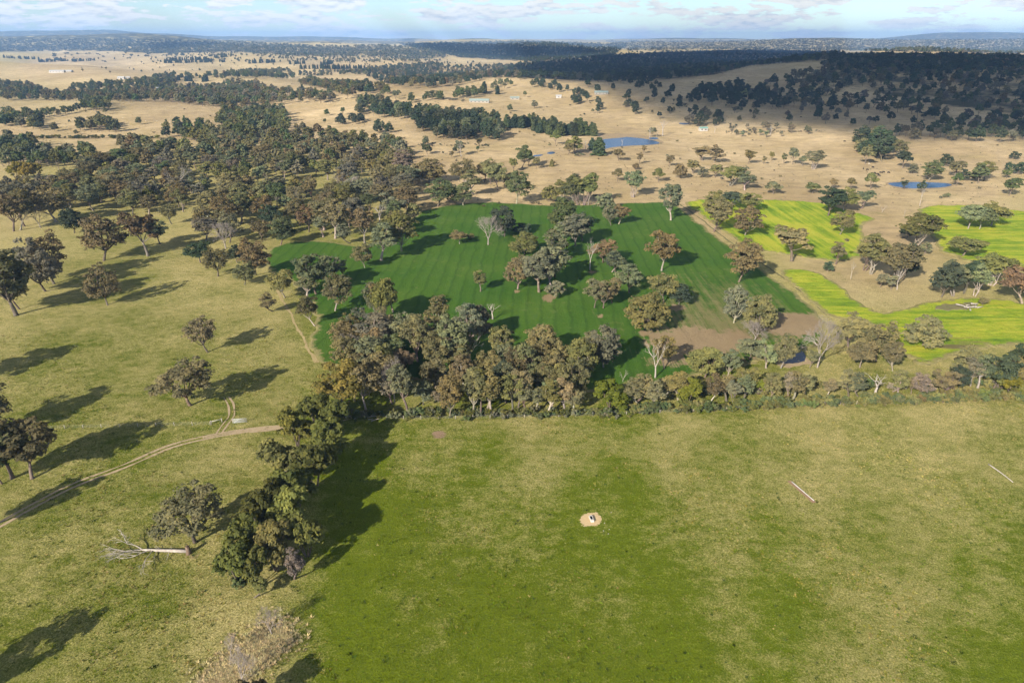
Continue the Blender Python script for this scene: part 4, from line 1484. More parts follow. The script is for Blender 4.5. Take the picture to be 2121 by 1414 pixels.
for wi, (st, poly, sp, hr, tones, forms, holes) in enumerate(WOODS):
    r0 = np.random.default_rng(500 + wi)
    p = densify(np.array(poly, float), 10)
    X, Y, Z = hit(p[:, 0], p[:, 1])
    keep = np.hypot(X, Y) < 9000
    X, Y = X[keep], Y[keep]
    W = np.stack([X, Y], 1)
    mn, mx = W.min(0), W.max(0)
    area = (mx - mn).prod()
    n = int(min(60000, area / (sp * sp) * 1.6)) + 4
    c = r0.uniform(mn, mx, (n, 2))
    z = Hh(c[:, 0], c[:, 1]); px, py, fw = proj(c[:, 0], c[:, 1], z)
    ok = inpoly(px, py, poly)
    for hpoly in holes:
        ok &= ~inpoly(px, py, hpoly)
    c, z, px, py, fw = c[ok], z[ok], px[ok], py[ok], fw[ok]
    man = np.array([(q[1], q[2]) for q in recs if q[8] in STANDS])
    grid = {}
    for i in range(len(c)):
        if fw[i] < 700 and ((man - c[i]) ** 2).sum(1).min() < (sp * .62) ** 2:
            continue
        g = (int(c[i][0] // sp), int(c[i][1] // sp))
        if any((c[i][0] - q[0]) ** 2 + (c[i][1] - q[1]) ** 2 < (sp * .8) ** 2 for a in (-1, 0, 1) for b in (-1, 0, 1) for q in grid.get((g[0] + a, g[1] + b), ())):
            continue
        grid.setdefault(g, []).append(c[i])
        Hm = r0.uniform(*hr); Wm = Hm * r0.uniform(.66, .98)
        T = forms[r0.integers(len(forms))]; C = tones[r0.integers(len(tones))]
        if st == 'far' and C == 'd' and r0.uniform() < .65:
            C = 'emo'[r0.integers(3)]
        recs.append((Hm * F / fw[i], c[i][0], c[i][1], z[i], Hm, Wm, T, C, st, None))

recs.sort(key=lambda r: -r[0])
NMAN = 345
PHR = {'wood': 'deep in the brown wood', 'upper': 'in the darker wood', 'midleft': 'beyond the brown wood', 'left2': 'in the brown grove', 'far': 'in a far grove',
       'dark': 'in the shaded far wood', 'scrub': 'in the grey scrub'}
PHR.update({k: v[0] for k, v in STANDS.items()})
MARKS = [('timber heap', 770, 866), ('bare dark-branched tree', 817, 832), ('whitened bare crown', 970, 757), ('rusty fence-side tree', 931, 864), ('largest yellow-green wattle', 1265, 848),
         ('white dead soil-edge tree', 1357, 783), ('bare soil', 1460, 700), ('small dark dam', 1640, 742), ('tall leafless tree', 1693, 761), ('V-shaped dead tree', 1813, 820), ('lone brown sapling', 1713, 820),
         ('white dead crop tree', 1222, 560), ('leafless crop tree', 1011, 508), ('tall rusty crop tree', 1370, 562), ('canola corner', 1410, 420), ('oval dam', 1905, 384), ('big blue dam', 1290, 294),
         ('log pile', 2001, 642), ('dead pole tree', 1762, 578), ('open gate', 497, 874), ('golden willows', 55, 372), ('two leaning gums', 38, 648), ('grassy clearing', 640, 392), ('crop lobe tip', 552, 530),
         ('green-roofed shed', 1456, 270), ('hilltop homestead', 993, 211), ('flat-topped gum pair', 798, 672), ('dense olive crop tree', 1336, 682), ('canola round gum', 1907, 717), ('fork-limbed dead tree', 368, 401),
         ('black cattle', 1818, 361), ('dam-side conifers', 1130, 276), ('shaded clump', 1815, 322), ('white barn', 252, 164), ('dead snag', 1872, 449), ('leafless edge tree', 85, 472), ('grazing sheep', 300, 252),
         ('narrow crop tree', 995, 605), ('yellow-olive gum', 701, 851), ('two-tiered crop gum', 1389, 457), ('forked umbrella gum', 1894, 511), ('bleached pole', 2098, 980), ('wide ragged gum', 1640, 541)]
MX, MY, MZ = hit([m_[1] for m_ in MARKS], [m_[2] for m_ in MARKS])


def near_mark(x, y, hp):
    d = (MX - x) ** 2 + (MY - y) ** 2
    return MARKS[int(np.argmin(d))][0]


pts = []
named = []
for i, (hp, x, y, z, Hm, Wm, T, C, st, lab) in enumerate(recs):
    if i < NMAN or lab:
        d2 = (MX - x) ** 2 + (MY - y) ** 2; mi = int(np.argmin(d2))
        stem = lab or f"{SHAPE.get(T, 'young')} {TONE[C]} {'gum' if T != 'p' else 'conifer'} {PHR[st]}"
        named.append((stem, mi, float(d2[mi]), lab, i))
    else:
        pts.append((x, y, z, Hm, Wm, T, C))
sets = {}
for n_ in named:
    sets.setdefault((n_[0], None if n_[3] else n_[1]), []).append(n_)
NTH = ['nearest', 'second nearest', 'third nearest', 'fourth nearest']
for (stem, mi), lst in sets.items():
    lst.sort(key=lambda q: q[2])
    for j, (_, m2, _, lab, i) in enumerate(lst):
        hp, x, y, z, Hm, Wm, T, C, st, _ = recs[i]
        group = None
        if lab:
            label = lab
        elif len(lst) == 1:
            label = f"{stem} near the {MARKS[m2][0]}"
        elif len(lst) <= 4:
            label = f"{stem} {NTH[j]} the {MARKS[m2][0]}"; group = f"{stem} by the {MARKS[m2][0]}"
        else:
            label = f"{stem} near the {MARKS[m2][0]}"; group = f"{stem} by the {MARKS[m2][0]}"
        plant('gum_tree' if T != 'p' else 'conifer', x, y, z, Hm, Wm, T, C, label, 'tree', group)

for txt, nm, cat in ((DEAD, 'dead_tree', 'tree'), (BAREB, 'bare_shrub', 'shrub')):
    R_ = parse(txt); X, Y, Z = hit([r[0] for r in R_], [r[1] for r in R_])
    for r, x, y, z in zip(R_, X, Y, Z):
        Hm, Wm = metres(r[0], r[1], r[2], r[3], x, y, z)
        plant(nm if r[4] == 'd' or nm != 'dead_tree' else 'bare_tree', x, y, z, Hm, Wm, r[4], None, r[6], cat, None)
ORD = 'first second third fourth fifth sixth seventh eighth ninth tenth eleventh twelfth thirteenth fourteenth'.split()
for txt, nm, lab, grp in ((HEDGE, 'wattle_tree', '{} bushy wattle, {} down the hedge from the timber heap', 'hedge wattles'),
                          (WATTLE, 'wattle_tree', '{} wattle low at the fence side of the belt, {} from the timber heap', 'belt wattles'),
                          (WILLOW, 'willow_tree', '{} willow in the little row beyond the brown wood', 'golden willows'),
                          (SAPL, 'sapling', None, None)):
    R_ = parse(txt); X, Y, Z = hit([r[0] for r in R_], [r[1] for r in R_])
    for k_, (r, x, y, z) in enumerate(zip(R_, X, Y, Z)):
        Hm, Wm = metres(r[0], r[1], r[2], r[3], x, y, z)
        plant(nm, x, y, z, Hm, Wm, r[4], r[5], r[6] or lab.format(TONE[r[5]], ORD[k_]), 'tree', None if r[6] else TONE[r[5]] + ' ' + grp)
X, Y, Z = hit([o[0] for o in OFF], [o[1] for o in OFF])
OFFLAB = ['gum tree off to the side of the wheel track throwing its shadow across it', 'gum tree standing outside the gate paddock beyond the wheel track trio',
          'gum tree outside the gate paddock casting a rounded shadow on the grass', 'dark wattle below the tall straw grass', 'large gum tree outside the lower grass paddock casting a broad shadow']
for o, x, y, z, lb in zip(OFF, X, Y, Z, OFFLAB):
    Hm, Wm = metres(o[0], o[1], o[2], o[3], x, y, z)
    plant('gum_tree', x, y, z, min(Hm, 19), min(Wm, 15), 'k' if 'wattle' in lb else 's', 'm', lb, 'tree', None)

# conifers round the dam and the far windbreaks
con = []
for (x0, y0), (x1, y1), n in (((1048, 266), (1075, 262), 5), ((1080, 264), (1108, 260), 6), ((1105, 272), (1150, 280), 9), ((1112, 264), (1150, 268), 6), ((1160, 280), (1230, 281), 10), ((1190, 272), (1222, 276), 4)):
    for k in range(n):
        t = (k + rng.uniform(-.3, .3)) / max(1, n - 1)
        con.append((x0 + (x1 - x0) * t, y0 + (y1 - y0) * t + rng.uniform(-1.5, 1.5)))
X, Y, Z = hit([c[0] for c in con], [c[1] for c in con])
for x, y, z in zip(X, Y, Z):
    Hm = rng.uniform(10, 15)
    plant('conifer', x, y, z, Hm, Hm * rng.uniform(.55, .8), 'p', 'd' if rng.uniform() < .5 else 'e', 'dark green conifer in the plantation beside the big blue dam', 'tree', 'dam-side conifers')

# ------------------------------------------------------------------ the rest of the trees, and shrubs, grass: scattered stuff
def tpl_collection(name, meshes):
    c = bpy.data.collections.new(name)
    for i, me in enumerate(meshes):
        o = bpy.data.objects.new('%s_%02d' % (name, i), me)
        c.objects.link(o)
    return c


def joined(name, parts, leafmat=None, barkmat=None):
    wood, V, Fc, cl, H, R = parts
    wv = np.concatenate(wood.v); n = len(wv)
    faces = list(wood.f) + [tuple(int(i) + n for i in q) for q in Fc]
    fm = [0] * len(wood.f) + [1] * len(Fc)
    me = mesh_from(name, np.concatenate([wv, V]) / np.array([2 * R, 2 * R, H]), faces, [barkmat or M_BARKI, leafmat or M_LEAFI], False, fm)
    a = me.attributes.new('clump', 'FLOAT', 'FACE')
    a.data.foreach_set('value', np.concatenate([np.zeros(len(wood.f)), cl]).astype(np.float32))
    return me


def scatter(name, P, col, kind='stuff', label=None, cat=None):
    """P rows: x y z sx sy sz rot index r g b"""
    P = np.asarray(P, float)
    me = bpy.data.meshes.new(name); me.vertices.add(len(P)); me.vertices.foreach_set('co', P[:, :3].astype(np.float32).ravel())
    a = me.attributes.new('isc', 'FLOAT_VECTOR', 'POINT'); a.data.foreach_set('vector', P[:, 3:6].astype(np.float32).ravel())
    a = me.attributes.new('irot', 'FLOAT', 'POINT'); a.data.foreach_set('value', P[:, 6].astype(np.float32))
    a = me.attributes.new('iid', 'INT', 'POINT'); a.data.foreach_set('value', P[:, 7].astype(np.int32))
    a = me.attributes.new('tint', 'FLOAT_COLOR', 'POINT'); a.data.foreach_set('color', np.column_stack([P[:, 8:11], np.ones(len(P))]).astype(np.float32).ravel())
    o = obj(name, me, kind=kind, label=label, cat=cat)
    ng = bpy.data.node_groups.new(name + '_nodes', 'GeometryNodeTree')
    ng.interface.new_socket('Geometry', in_out='INPUT', socket_type='NodeSocketGeometry')
    ng.interface.new_socket('Geometry', in_out='OUTPUT', socket_type='NodeSocketGeometry')
    gi = ng.nodes.new('NodeGroupInput'); go = ng.nodes.new('NodeGroupOutput')
    ip = ng.nodes.new('GeometryNodeInstanceOnPoints')
    ci = ng.nodes.new('GeometryNodeCollectionInfo')
    ci.inputs['Collection'].default_value = col; ci.inputs['Separate Children'].default_value = True; ci.inputs['Reset Children'].default_value = True
    def na(nm, t):
        n = ng.nodes.new('GeometryNodeInputNamedAttribute'); n.data_type = t; n.inputs['Name'].default_value = nm
        return n.outputs['Attribute']
    cx = ng.nodes.new('ShaderNodeCombineXYZ')
    ng.links.new(na('irot', 'FLOAT'), cx.inputs['Z'])
    er = ng.nodes.new('FunctionNodeEulerToRotation'); ng.links.new(cx.outputs[0], er.inputs[0])
    ng.links.new(gi.outputs[0], ip.inputs['Points']); ng.links.new(ci.outputs[0], ip.inputs['Instance'])
    ip.inputs['Pick Instance'].default_value = True
    ng.links.new(na('iid', 'INT'), ip.inputs['Instance Index'])
    ng.links.new(er.outputs[0], ip.inputs['Rotation']); ng.links.new(na('isc', 'FLOAT_VECTOR'), ip.inputs['Scale'])
    ng.links.new(ip.outputs[0], go.inputs[0])
    md = o.modifiers.new('scatter', 'NODES'); md.node_group = ng
    return o


far_meshes = [joined('far_gum_a', gum_parts(201, H=14, R=5.5, base=.16, nC=44, per=20, leaf=1.0, tw=False)),
              joined('far_gum_b', gum_parts(202, H=12, R=5.5, base=.05, fork=.15, lobes=9, nC=46, per=20, leaf=1.0, tw=False)),
              joined('far_gum_c', gum_parts(203, H=13, R=5.5, base=.3, fork=.25, lobes=7, nC=40, per=20, leaf=1.0, tw=False, deep=.5)),
              joined('far_gum_d', gum_parts(204, H=15, R=4.5, base=.2, fork=.22, lobes=7, nC=40, per=20, leaf=.95, tw=False, deep=.5)),
              joined('far_pine', conifer_parts(205, 14, 3.2, 9, 1.3))]
FARCOL = tpl_collection('far_tree_shapes', far_meshes)
FIDX = {'r': (1,), 's': (0, 1, 2), 'o': (2, 3), 'w': (0, 3), 't': (3,), 'u': (2,), 'v': (2,), 'n': (3,), 'p': (4,), 'k': (1,)}
P = []
for x, y, z, Hm, Wm, T, C in pts:
    ids = FIDX.get(T, (0,))
    P.append((x, y, z, Wm, Wm, Hm, rng.uniform(0, 6.28), ids[rng.integers(len(ids))], *jitter(COLS[C])[:3]))
# far woods: ridge forests and rows that read as one mass
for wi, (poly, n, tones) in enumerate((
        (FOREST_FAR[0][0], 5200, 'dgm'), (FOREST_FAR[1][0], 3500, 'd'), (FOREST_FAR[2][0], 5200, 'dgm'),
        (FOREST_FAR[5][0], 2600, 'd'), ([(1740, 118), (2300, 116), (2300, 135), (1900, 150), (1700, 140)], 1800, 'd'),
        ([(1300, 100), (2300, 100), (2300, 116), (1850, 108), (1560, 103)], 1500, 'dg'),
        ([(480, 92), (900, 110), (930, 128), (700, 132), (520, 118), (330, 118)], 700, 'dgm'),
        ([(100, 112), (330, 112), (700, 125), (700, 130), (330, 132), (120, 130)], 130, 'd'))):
    a = np.array(poly); mn, mx = a.min(0), a.max(0)
    c = np.random.default_rng(900 + wi).uniform(mn, mx, (n * 3, 2)); c = c[inpoly(c[:, 0], c[:, 1], poly)][:n]
    X, Y, Z = hit(c[:, 0], c[:, 1], n=300)
    d = np.hypot(X, Y)
    for x, y, z, dd in zip(X, Y, Z, d):
        if dd > 15000 or dd < 700:
            continue
        s = rng.uniform(9, 15)
        wdt = s * rng.uniform(.7, 1.1) * (1.0 if dd < 5000 else 1.7)
        P.append((x, y, z, wdt, wdt, s, rng.uniform(0, 6.28), rng.integers(0, 4), *jitter(COLS[tones[rng.integers(len(tones))]], .15)[:3]))
# windbreak rows on the far plain
for (x0, y0), (x1, y1), n in (((345, 127), (430, 124), 40), ((340, 131), (470, 129), 40), ((430, 128), (440, 127), 8), ((515, 132), (545, 130), 14), ((550, 131), (580, 129), 16), ((662, 136), (690, 132), 16),
                              ((600, 134), (632, 132), 14), ((346, 165), (405, 170), 24), ((420, 170), (432, 168), 6), ((620, 143), (760, 143), 50), ((720, 186), (770, 190), 24), ((0, 120), (130, 126), 40), ((150, 128), (200, 126), 20),
                              ((1030, 196), (1034, 194), 2), ((1000, 194), (1006, 190), 3), ((75, 129), (140, 127), 26), ((440, 121), (470, 118), 10)):
    t = rng.uniform(0, 1, n); X, Y, Z = hit(x0 + (x1 - x0) * t, y0 + (y1 - y0) * t + rng.normal(0, .4, n))
    for x, y, z in zip(X, Y, Z):
        s = rng.uniform(11, 17)
        P.append((x, y, z, s * .5, s * .5, s, rng.uniform(0, 6.28), 4, *jitter(COLS['d'])[:3]))
# scattered lone trees on far straw paddocks
for poly, n in (([(0, 285), (330, 285), (330, 240), (0, 230)], 10), ([(200, 130), (700, 128), (700, 150), (100, 155)], 40), ([(1080, 240), (1400, 200), (1700, 240), (1500, 260)], 26), ([(700, 130), (1000, 125), (1000, 135), (760, 138)], 60),
                ([(860, 300), (1000, 300), (1040, 320), (900, 330)], 10), ([(1850, 400), (2100, 400), (2100, 340), (1900, 350)], 10), ([(600, 240), (720, 235), (740, 300), (640, 300)], 8)):
    a = np.array(poly); c = rng.uniform(a.min(0), a.max(0), (n * 3, 2)); c = c[inpoly(c[:, 0], c[:, 1], poly)][:n]
    X, Y, Z = hit(c[:, 0], c[:, 1])
    for x, y, z in zip(X, Y, Z):
        s = rng.uniform(3, 11)
        P.append((x, y, z, s * .8, s * .8, s, rng.uniform(0, 6.28), rng.integers(0, 4), *jitter(COLS['dgem'[rng.integers(4)]])[:3]))
scatter('distant_woodland', P, FARCOL, 'stuff')

# shrubs along the belt, hedge foot and creek
SHR = tpl_collection('shrub_shapes', [joined('low_shrub_a', bush_parts(301, 2.4, 1.9, 16, 30, .38)), joined('low_shrub_b', bush_parts(302, 2.2, 2.1, 16, 30, .38))])
P = []
for (x0, y0), (x1, y1), n, s0, s1, tones, spread in (
        ((720, 862), (1300, 858), 170, .7, 2.4, 'eoqg', 8), ((1300, 852), (2121, 822), 300, .8, 2.9, 'eoqeo', 9), ((1290, 820), (1660, 815), 40, 1, 2.6, 'oeg', 6), ((1700, 800), (2121, 800), 50, 1, 2.6, 'oegx', 8),
        ((640, 870), (480, 1230), 40, .8, 2.2, 'ode', 26), ((560, 395), (640, 398), 34, 2, 3.6, 'ee', 5), ((530, 385), (545, 392), 10, 1.5, 3, 'ee', 3), ((1190, 322), (1210, 322), 14, 1, 2.5, 'xg', 2),
        ((1500, 275), (1700, 272), 60, .8, 2, 'xg', 3), ((0, 287), (330, 287), 110, 2, 4.5, 'edy', 1.2), ((1130, 300), (1200, 312), 16, .6, 1.8, 'xgo', 4), ((1850, 360), (2100, 390), 14, .6, 1.4, 'dg', 20),
        ((870, 300), (1030, 305), 30, .8, 2.2, 'dxg', 6), ((1080, 262), (1110, 270), 14, 1.5, 3, 'x', 2), ((920, 206), (960, 210), 16, 2, 4, 'xx', 2), ((1390, 205), (1560, 285), 30, 1, 3, 'dx', 10),
        ((1935, 411), (1962, 409), 3, 2, 3, 'g', 1)):
    t = rng.uniform(0, 1, n)
    X, Y, Z = hit(x0 + (x1 - x0) * t + rng.normal(0, 4, n), y0 + (y1 - y0) * t + rng.normal(0, spread * .5, n))
    for x, y, z in zip(X, Y, Z):
        s = rng.uniform(s0, s1); wd = s * rng.uniform(1.1, 1.9)
        P.append((x, y, z - .05, wd, wd, s, rng.uniform(0, 6.28), rng.integers(2), *jitter(COLS[tones[rng.integers(len(tones))]], .15)[:3]))
gs = np.random.default_rng(31)
nS = 5200
az = np.radians(gs.uniform(-42, 42, nS)); rr = 440 + 1500 * gs.uniform(0, 1, nS) ** 1.5
x_, y_ = rr * np.sin(az), rr * np.cos(az); z_ = Hh(x_, y_)
qx, qy, _ = proj(x_, y_, z_); dr, _, wd_, _ = ground_attrs(x_, y_, z_)
ok = (dr > .9) & (qy < 430)
for P_ in POND_PX:
    ok &= ~inpoly(qx, qy, P_)
for x, y, z in zip(x_[ok], y_[ok], z_[ok]):
    s = gs.uniform(.25, .8) if gs.uniform() < .93 else gs.uniform(.9, 2.2)
    P.append((x, y, z, s * 1.9, s * 1.9, s, gs.uniform(0, 6.28), gs.integers(2), *jitter(COLS['xgmb'[gs.integers(4)]], .2)[:3]))
scatter('low_scrub', P, SHR, 'stuff')


# grass tussocks: blades fanned from one foot
def tuft(name, seed, n=14, h=1.0, r=0.5, wd=0.06):
    g = np.random.default_rng(seed); V = []; Fq = []
    for i in range(n):
        a = g.uniform(0, 6.28); q = g.uniform(0, r * .45); l = g.uniform(.5, 1) * h
        b = np.array([q * math.cos(a), q * math.sin(a), -.05]); o = np.array([math.cos(a), math.sin(a), 0])
        s = np.array([-math.sin(a), math.cos(a), 0]) * wd
        m = b + o * r * .35 + np.array([0, 0, l * .6]); t = b + o * r * g.uniform(.6, 1.1) + np.array([0, 0, l])
        k = len(V); V += [b - s, b + s, m + s * .8, m - s * .8, t]
        Fq += [(k, k + 1, k + 2, k + 3), (k + 3, k + 2, k + 4)]
    me = mesh_from(name, V, Fq, [M_LEAFI], False)
    a = me.attributes.new('clump', 'FLOAT', 'FACE'); a.data.foreach_set('value', g.uniform(.3, .8, len(Fq)).astype(np.float32))
    return me


TUF = tpl_collection('tussock_shapes', [tuft('tussock_a', 1), tuft('tussock_b', 2), tuft('tussock_c', 3, 10, 1, .7, .09)])
NTUF = 52000
g = np.random.default_rng(77)
az = np.radians(g.uniform(-42, 42, NTUF)); rr = 72 + (300 - 72) * g.uniform(0, 1, NTUF) ** 1.15
x, y = rr * np.sin(az), rr * np.cos(az); z = Hh(x, y)
px, py, fw = proj(x, y, z)
ok = ~inpoly(px, py, CROP_PX) & (py > 560) & ~inpoly(px, py, [(1192, 1058), (1252, 1058), (1252, 1092), (1192, 1092)])
x, y, z = x[ok], y[ok], z[ok]
dry, lush, _, _ = ground_attrs(x, y, z)
cl = np.sin(x / 3.1 + 2 * np.sin(y / 7)) * np.cos(y / 2.7 + np.sin(x / 5)) + 0.6 * np.sin(x / 11 + y / 13)
P = []
for i in range(len(x)):
    d = dry[i] + g.normal(0, .22) + .12 * cl[i]
    if d < .42:
        c = jitter((0.085 + .02 * lush[i], 0.125 + .03 * lush[i], 0.012), .22)
    elif d < .62:
        c = jitter((0.19, 0.185, 0.040), .18)
    else:
        c = jitter((0.29, 0.255, 0.105), .15)
    s = g.uniform(.12, .32) * (1.3 if cl[i] > .5 else .85)
    P.append((x[i], y[i], z[i], s * 1.5, s * 1.5, s, g.uniform(0, 6.28), g.integers(3), *c[:3]))
# tall straw grass at the lower end of the hedge
t = g.uniform(-.2, 1.15, 3600) ; c = np.column_stack([560 - 110 * t, 1325 + 95 * t]) + g.normal(0, 1, (3600, 2)) * np.array([24, 17]); X, Y, Z = hit(c[:, 0], c[:, 1])
for a, b, h in zip(X, Y, Z):
    s = g.uniform(.22, .6)
    P.append((a, b, h, s * 1.5, s * 1.5, s, g.uniform(0, 6.28), g.integers(3), *jitter((0.44, 0.385, 0.235), .2)[:3]))
# dark weeds
c = np.column_stack([g.uniform(0, 2121, 420), g.uniform(870, 1414, 420)]); X, Y, Z = hit(c[:, 0], c[:, 1])
for a, b, h in zip(X, Y, Z):
    s = g.uniform(.18, .42)
    P.append((a, b, h, s * 1.9, s * 1.9, s, g.uniform(0, 6.28), g.integers(3), *jitter((0.035, 0.06, 0.015), .3)[:3]))
scatter('grass_tussocks', P, TUF, 'stuff')

# ------------------------------------------------------------------ small things
def P3(px, py):
    X, Y, Z = hit([px], [py]); return float(X[0]), float(Y[0]), float(Z[0])


# stock trough on its sand patch
x, y, z = P3(1225, 1076)
a = P3(1222, 1066); b = P3(1229, 1083)
rz = math.atan2(b[1] - a[1], b[0] - a[0])
r = empty('water_trough', (x, y, z + .05), rz, label='small concrete stock trough with dark water on a sand patch', cat='trough')
m = MB()
for s in (-1, 1):
    m.box((0, s * .33, .25), (1.9, .08, .5))
    m.box((s * .91, 0, .25), (.08, .58, .5))
m.box((0, 0, .05), (1.74, .58, .1))
obj('basin', m.mesh('trough_basin', [M_CONC]), r)
m = MB(); m.box((-.2, 0, .36), (1.3, .57, .02)); obj('water', m.mesh('trough_top', [M_DARKW]), r)
m = MB(); m.box((.67, 0, .44), (.44, .576, .14)); m.box((.67, 0, .53), (.36, .5, .04)); obj('float_cover', m.mesh('trough_cover', [M_WHITE]), r)
for (qx, qy) in ((1262, 1096), (1250, 1099), (1266, 1061), (1252, 1083), (1260, 1105)):
    X = P3(qx, qy); m = MB(); g2 = np.random.default_rng(int(qx))
    V = rnd_unit(g2, 14) * np.array([.16, .13, .09]); hull = bpy.data.meshes.new('stone')
    import bmesh
    bm = bmesh.new(); [bm.verts.new(v) for v in V]; bmesh.ops.convex_hull(bm, input=bm.verts); bm.to_mesh(hull); bm.free(); hull.materials.append(M_ROCK)
    obj('stone', hull, None, (X[0], X[1], X[2] + .05), label='small pale stone lying in the grass by the trough', cat='stone', group='stones by the trough')


def log_between(name, p, q, r0, r1, mat, label, cat, kink=0.0, twig=0):
    A = np.array(P3(*p)); B = np.array(P3(*q)); g2 = np.random.default_rng(int(p[0]))
    root = empty(name, tuple(A), 0, label=label, cat=cat)
    m = MB(); pts = bend((0, 0, r0), B - A + np.array([0, 0, r1]), g2, 7, kink, 0); pts[:, 2] = np.linspace(r0, r1 + (B - A)[2], 7)
    m.tube(pts, np.linspace(r0, r1, 7), 8); obj('stem', m.mesh(name + '_stem', [mat], True), root)
    for k in range(twig):
        s = pts[2 + k % 4]; m = MB(); e = s + np.array([g2.normal(0, .6), g2.normal(0, .6), .05])
        m.tube(bend(s, e, g2, 4, .1), np.linspace(.06, .02, 4), 5); obj('branch', m.mesh(name + '_branch', [mat], True), root)
    return root


log_between('fallen_log', (1640, 998), (1686, 1037), .13, .10, M_WHITE, 'straight bleached log lying on bare earth in the near paddock', 'log')
log_between('fallen_log', (2047, 962), (2098, 999), .17, .10, M_DEAD, 'crooked bleached log lying in greener grass of the near paddock', 'log', .05, 3)
log_between('loose_rail', (553, 1333), (578, 1325), .05, .05, M_WHITE, 'thin white rail lying by the hedge foot above the straw grass', 'rail')
for (p0, p1) in (((1636, 995), (1692, 1042)),):
    ribbon('bare_earth', [p0, ((p0[0] + p1[0]) / 2, (p0[1] + p1[1]) / 2), p1], .9, M_SOIL, .04, -.35, 50)

# fallen tree: snapped stump, long trunk, spread of bare limbs
S = np.array(P3(391, 1146)); E = np.array(P3(297, 1142)); T2 = np.array(P3(238, 1160))
root = empty('fallen_tree', tuple(S), 0, label='fallen dead tree, white trunk snapped from its stump, bare limbs spread on grass', cat='fallen tree')
g2 = np.random.default_rng(4)
m = MB(); m.tube([(0, 0, -.3), (.02, 0, .6), (.0, .05, 1.3), (-.05, .03, 1.9)], [.62, .5, .46, .40], 9)
for k in range(6):
    a = k * 1.05; m.tube([(.25 * math.cos(a), .25 * math.sin(a), 1.7), (.3 * math.cos(a) - .05, .3 * math.sin(a), 2.0 + .25 * (k % 3))], [.14, .02], 4)
obj('stump', m.mesh('fallen_stump', [M_RUST], True), root)
v = E - S
tp = np.array([(-.25, -.1, .75), v * .3 + (0, 0, .62), v * .65 + (0, 0, .55), v + (0, 0, .5)])
m = MB(); m.tube(tp, [.42, .36, .30, .24], 9); obj('trunk', m.mesh('fallen_trunk', [M_DEAD], True), root)
d0 = (T2 - E); ang = math.atan2(d0[1], d0[0])


def limb(m, p, an, el, ln, r, k):
    e = p + np.array([math.cos(an) * math.cos(el), math.sin(an) * math.cos(el), math.sin(el)]) * ln
    e[2] = max(e[2], .06)
    pts = bend(p, e, g2, 4, .08); pts[:, 2] = np.maximum(pts[:, 2], .05)
    m.tube(pts, np.linspace(r, r * .5, 4), 4, False)
    if k:
        for j in range(3):
            limb(m, pts[-1] if j < 2 else pts[2], an + g2.normal(0, .42), el * .5 + g2.normal(-.05, .25), ln * g2.uniform(.55, .8), r * .55, k - 1)


for k in range(5):
    m = MB(); q = v * (1.0 if k < 3 else .78) + np.array([0, 0, .5])
    limb(m, q, ang + (k - 2) * .33 + (.5 if k == 4 else 0), g2.uniform(.0, .4), 3.4, .15, 3)
    obj('limb', m.mesh('fallen_limb', [M_DEAD], True), root)
for k in range(4):
    m = MB(); q = v * (.25 + .15 * k) + np.array([0, 0, .4]); limb(m, q, ang + (1.2 if k % 2 else -1.1), -.05, 1.6, .09, 1)
    obj('limb', m.mesh('fallen_limb', [M_DEAD], True), root)


# farm gate, open
def farm_gate(p, q, label, bars=5, h=1.15):
    A = np.array(P3(*p)); B = np.array(P3(*q)); ln = float(np.hypot(*(B - A)[:2])); rz = math.atan2(B[1] - A[1], B[0] - A[0])
    root = empty('farm_gate', tuple(A), rz, label=label, cat='gate')
    m = MB(); m.tube([(0, 0, .12), (ln, 0, .12), (ln, 0, .12 + h), (0, 0, .12 + h), (0, 0, .12)], .045, 6); obj('gate_frame', m.mesh('gate_frame', [M_STEEL], True), root)
    for k in range(1, bars):
        m = MB(); zz = .12 + h * k / bars; m.tube([(0, 0, zz), (ln, 0, zz)], .03, 6); obj('bar', m.mesh('gate_bar', [M_STEEL], True), root)
    m = MB(); m.tube([(.05, .05, .12), (ln * .5, .05, .12 + h), (ln - .05, .05, .12)], .03, 6); obj('brace', m.mesh('gate_brace', [M_STEEL], True), root)
    m = MB(); m.tube([(-.18, 0, -.3), (-.18, 0, 1.5)], .12, 8); obj('post', m.mesh('gate_post', [M_POST], True), root)
    return root


farm_gate((484, 876), (512, 874), 'galvanised farm gate standing open beside the wheel track')
A = np.array(P3(438, 879)); B = np.array(P3(460, 874)); ln = float(np.hypot(*(B - A)[:2])); rz = math.atan2(*(B - A)[1::-1])
root = empty('fence_end', tuple(A), rz, label='short white strainer rail and posts across the track from the gate', cat='fence')
for k in (0, ln):
    m = MB(); m.tube([(k, 0, -.3), (k, 0, 1.3)], .13, 8); obj('post', m.mesh('strainer_post', [M_POST], True), root)
m = MB(); m.tube([(0, 0, .95), (ln, 0, 1.0)], .09, 7); obj('rail', m.mesh('strainer_rail', [M_WHITE], True), root)


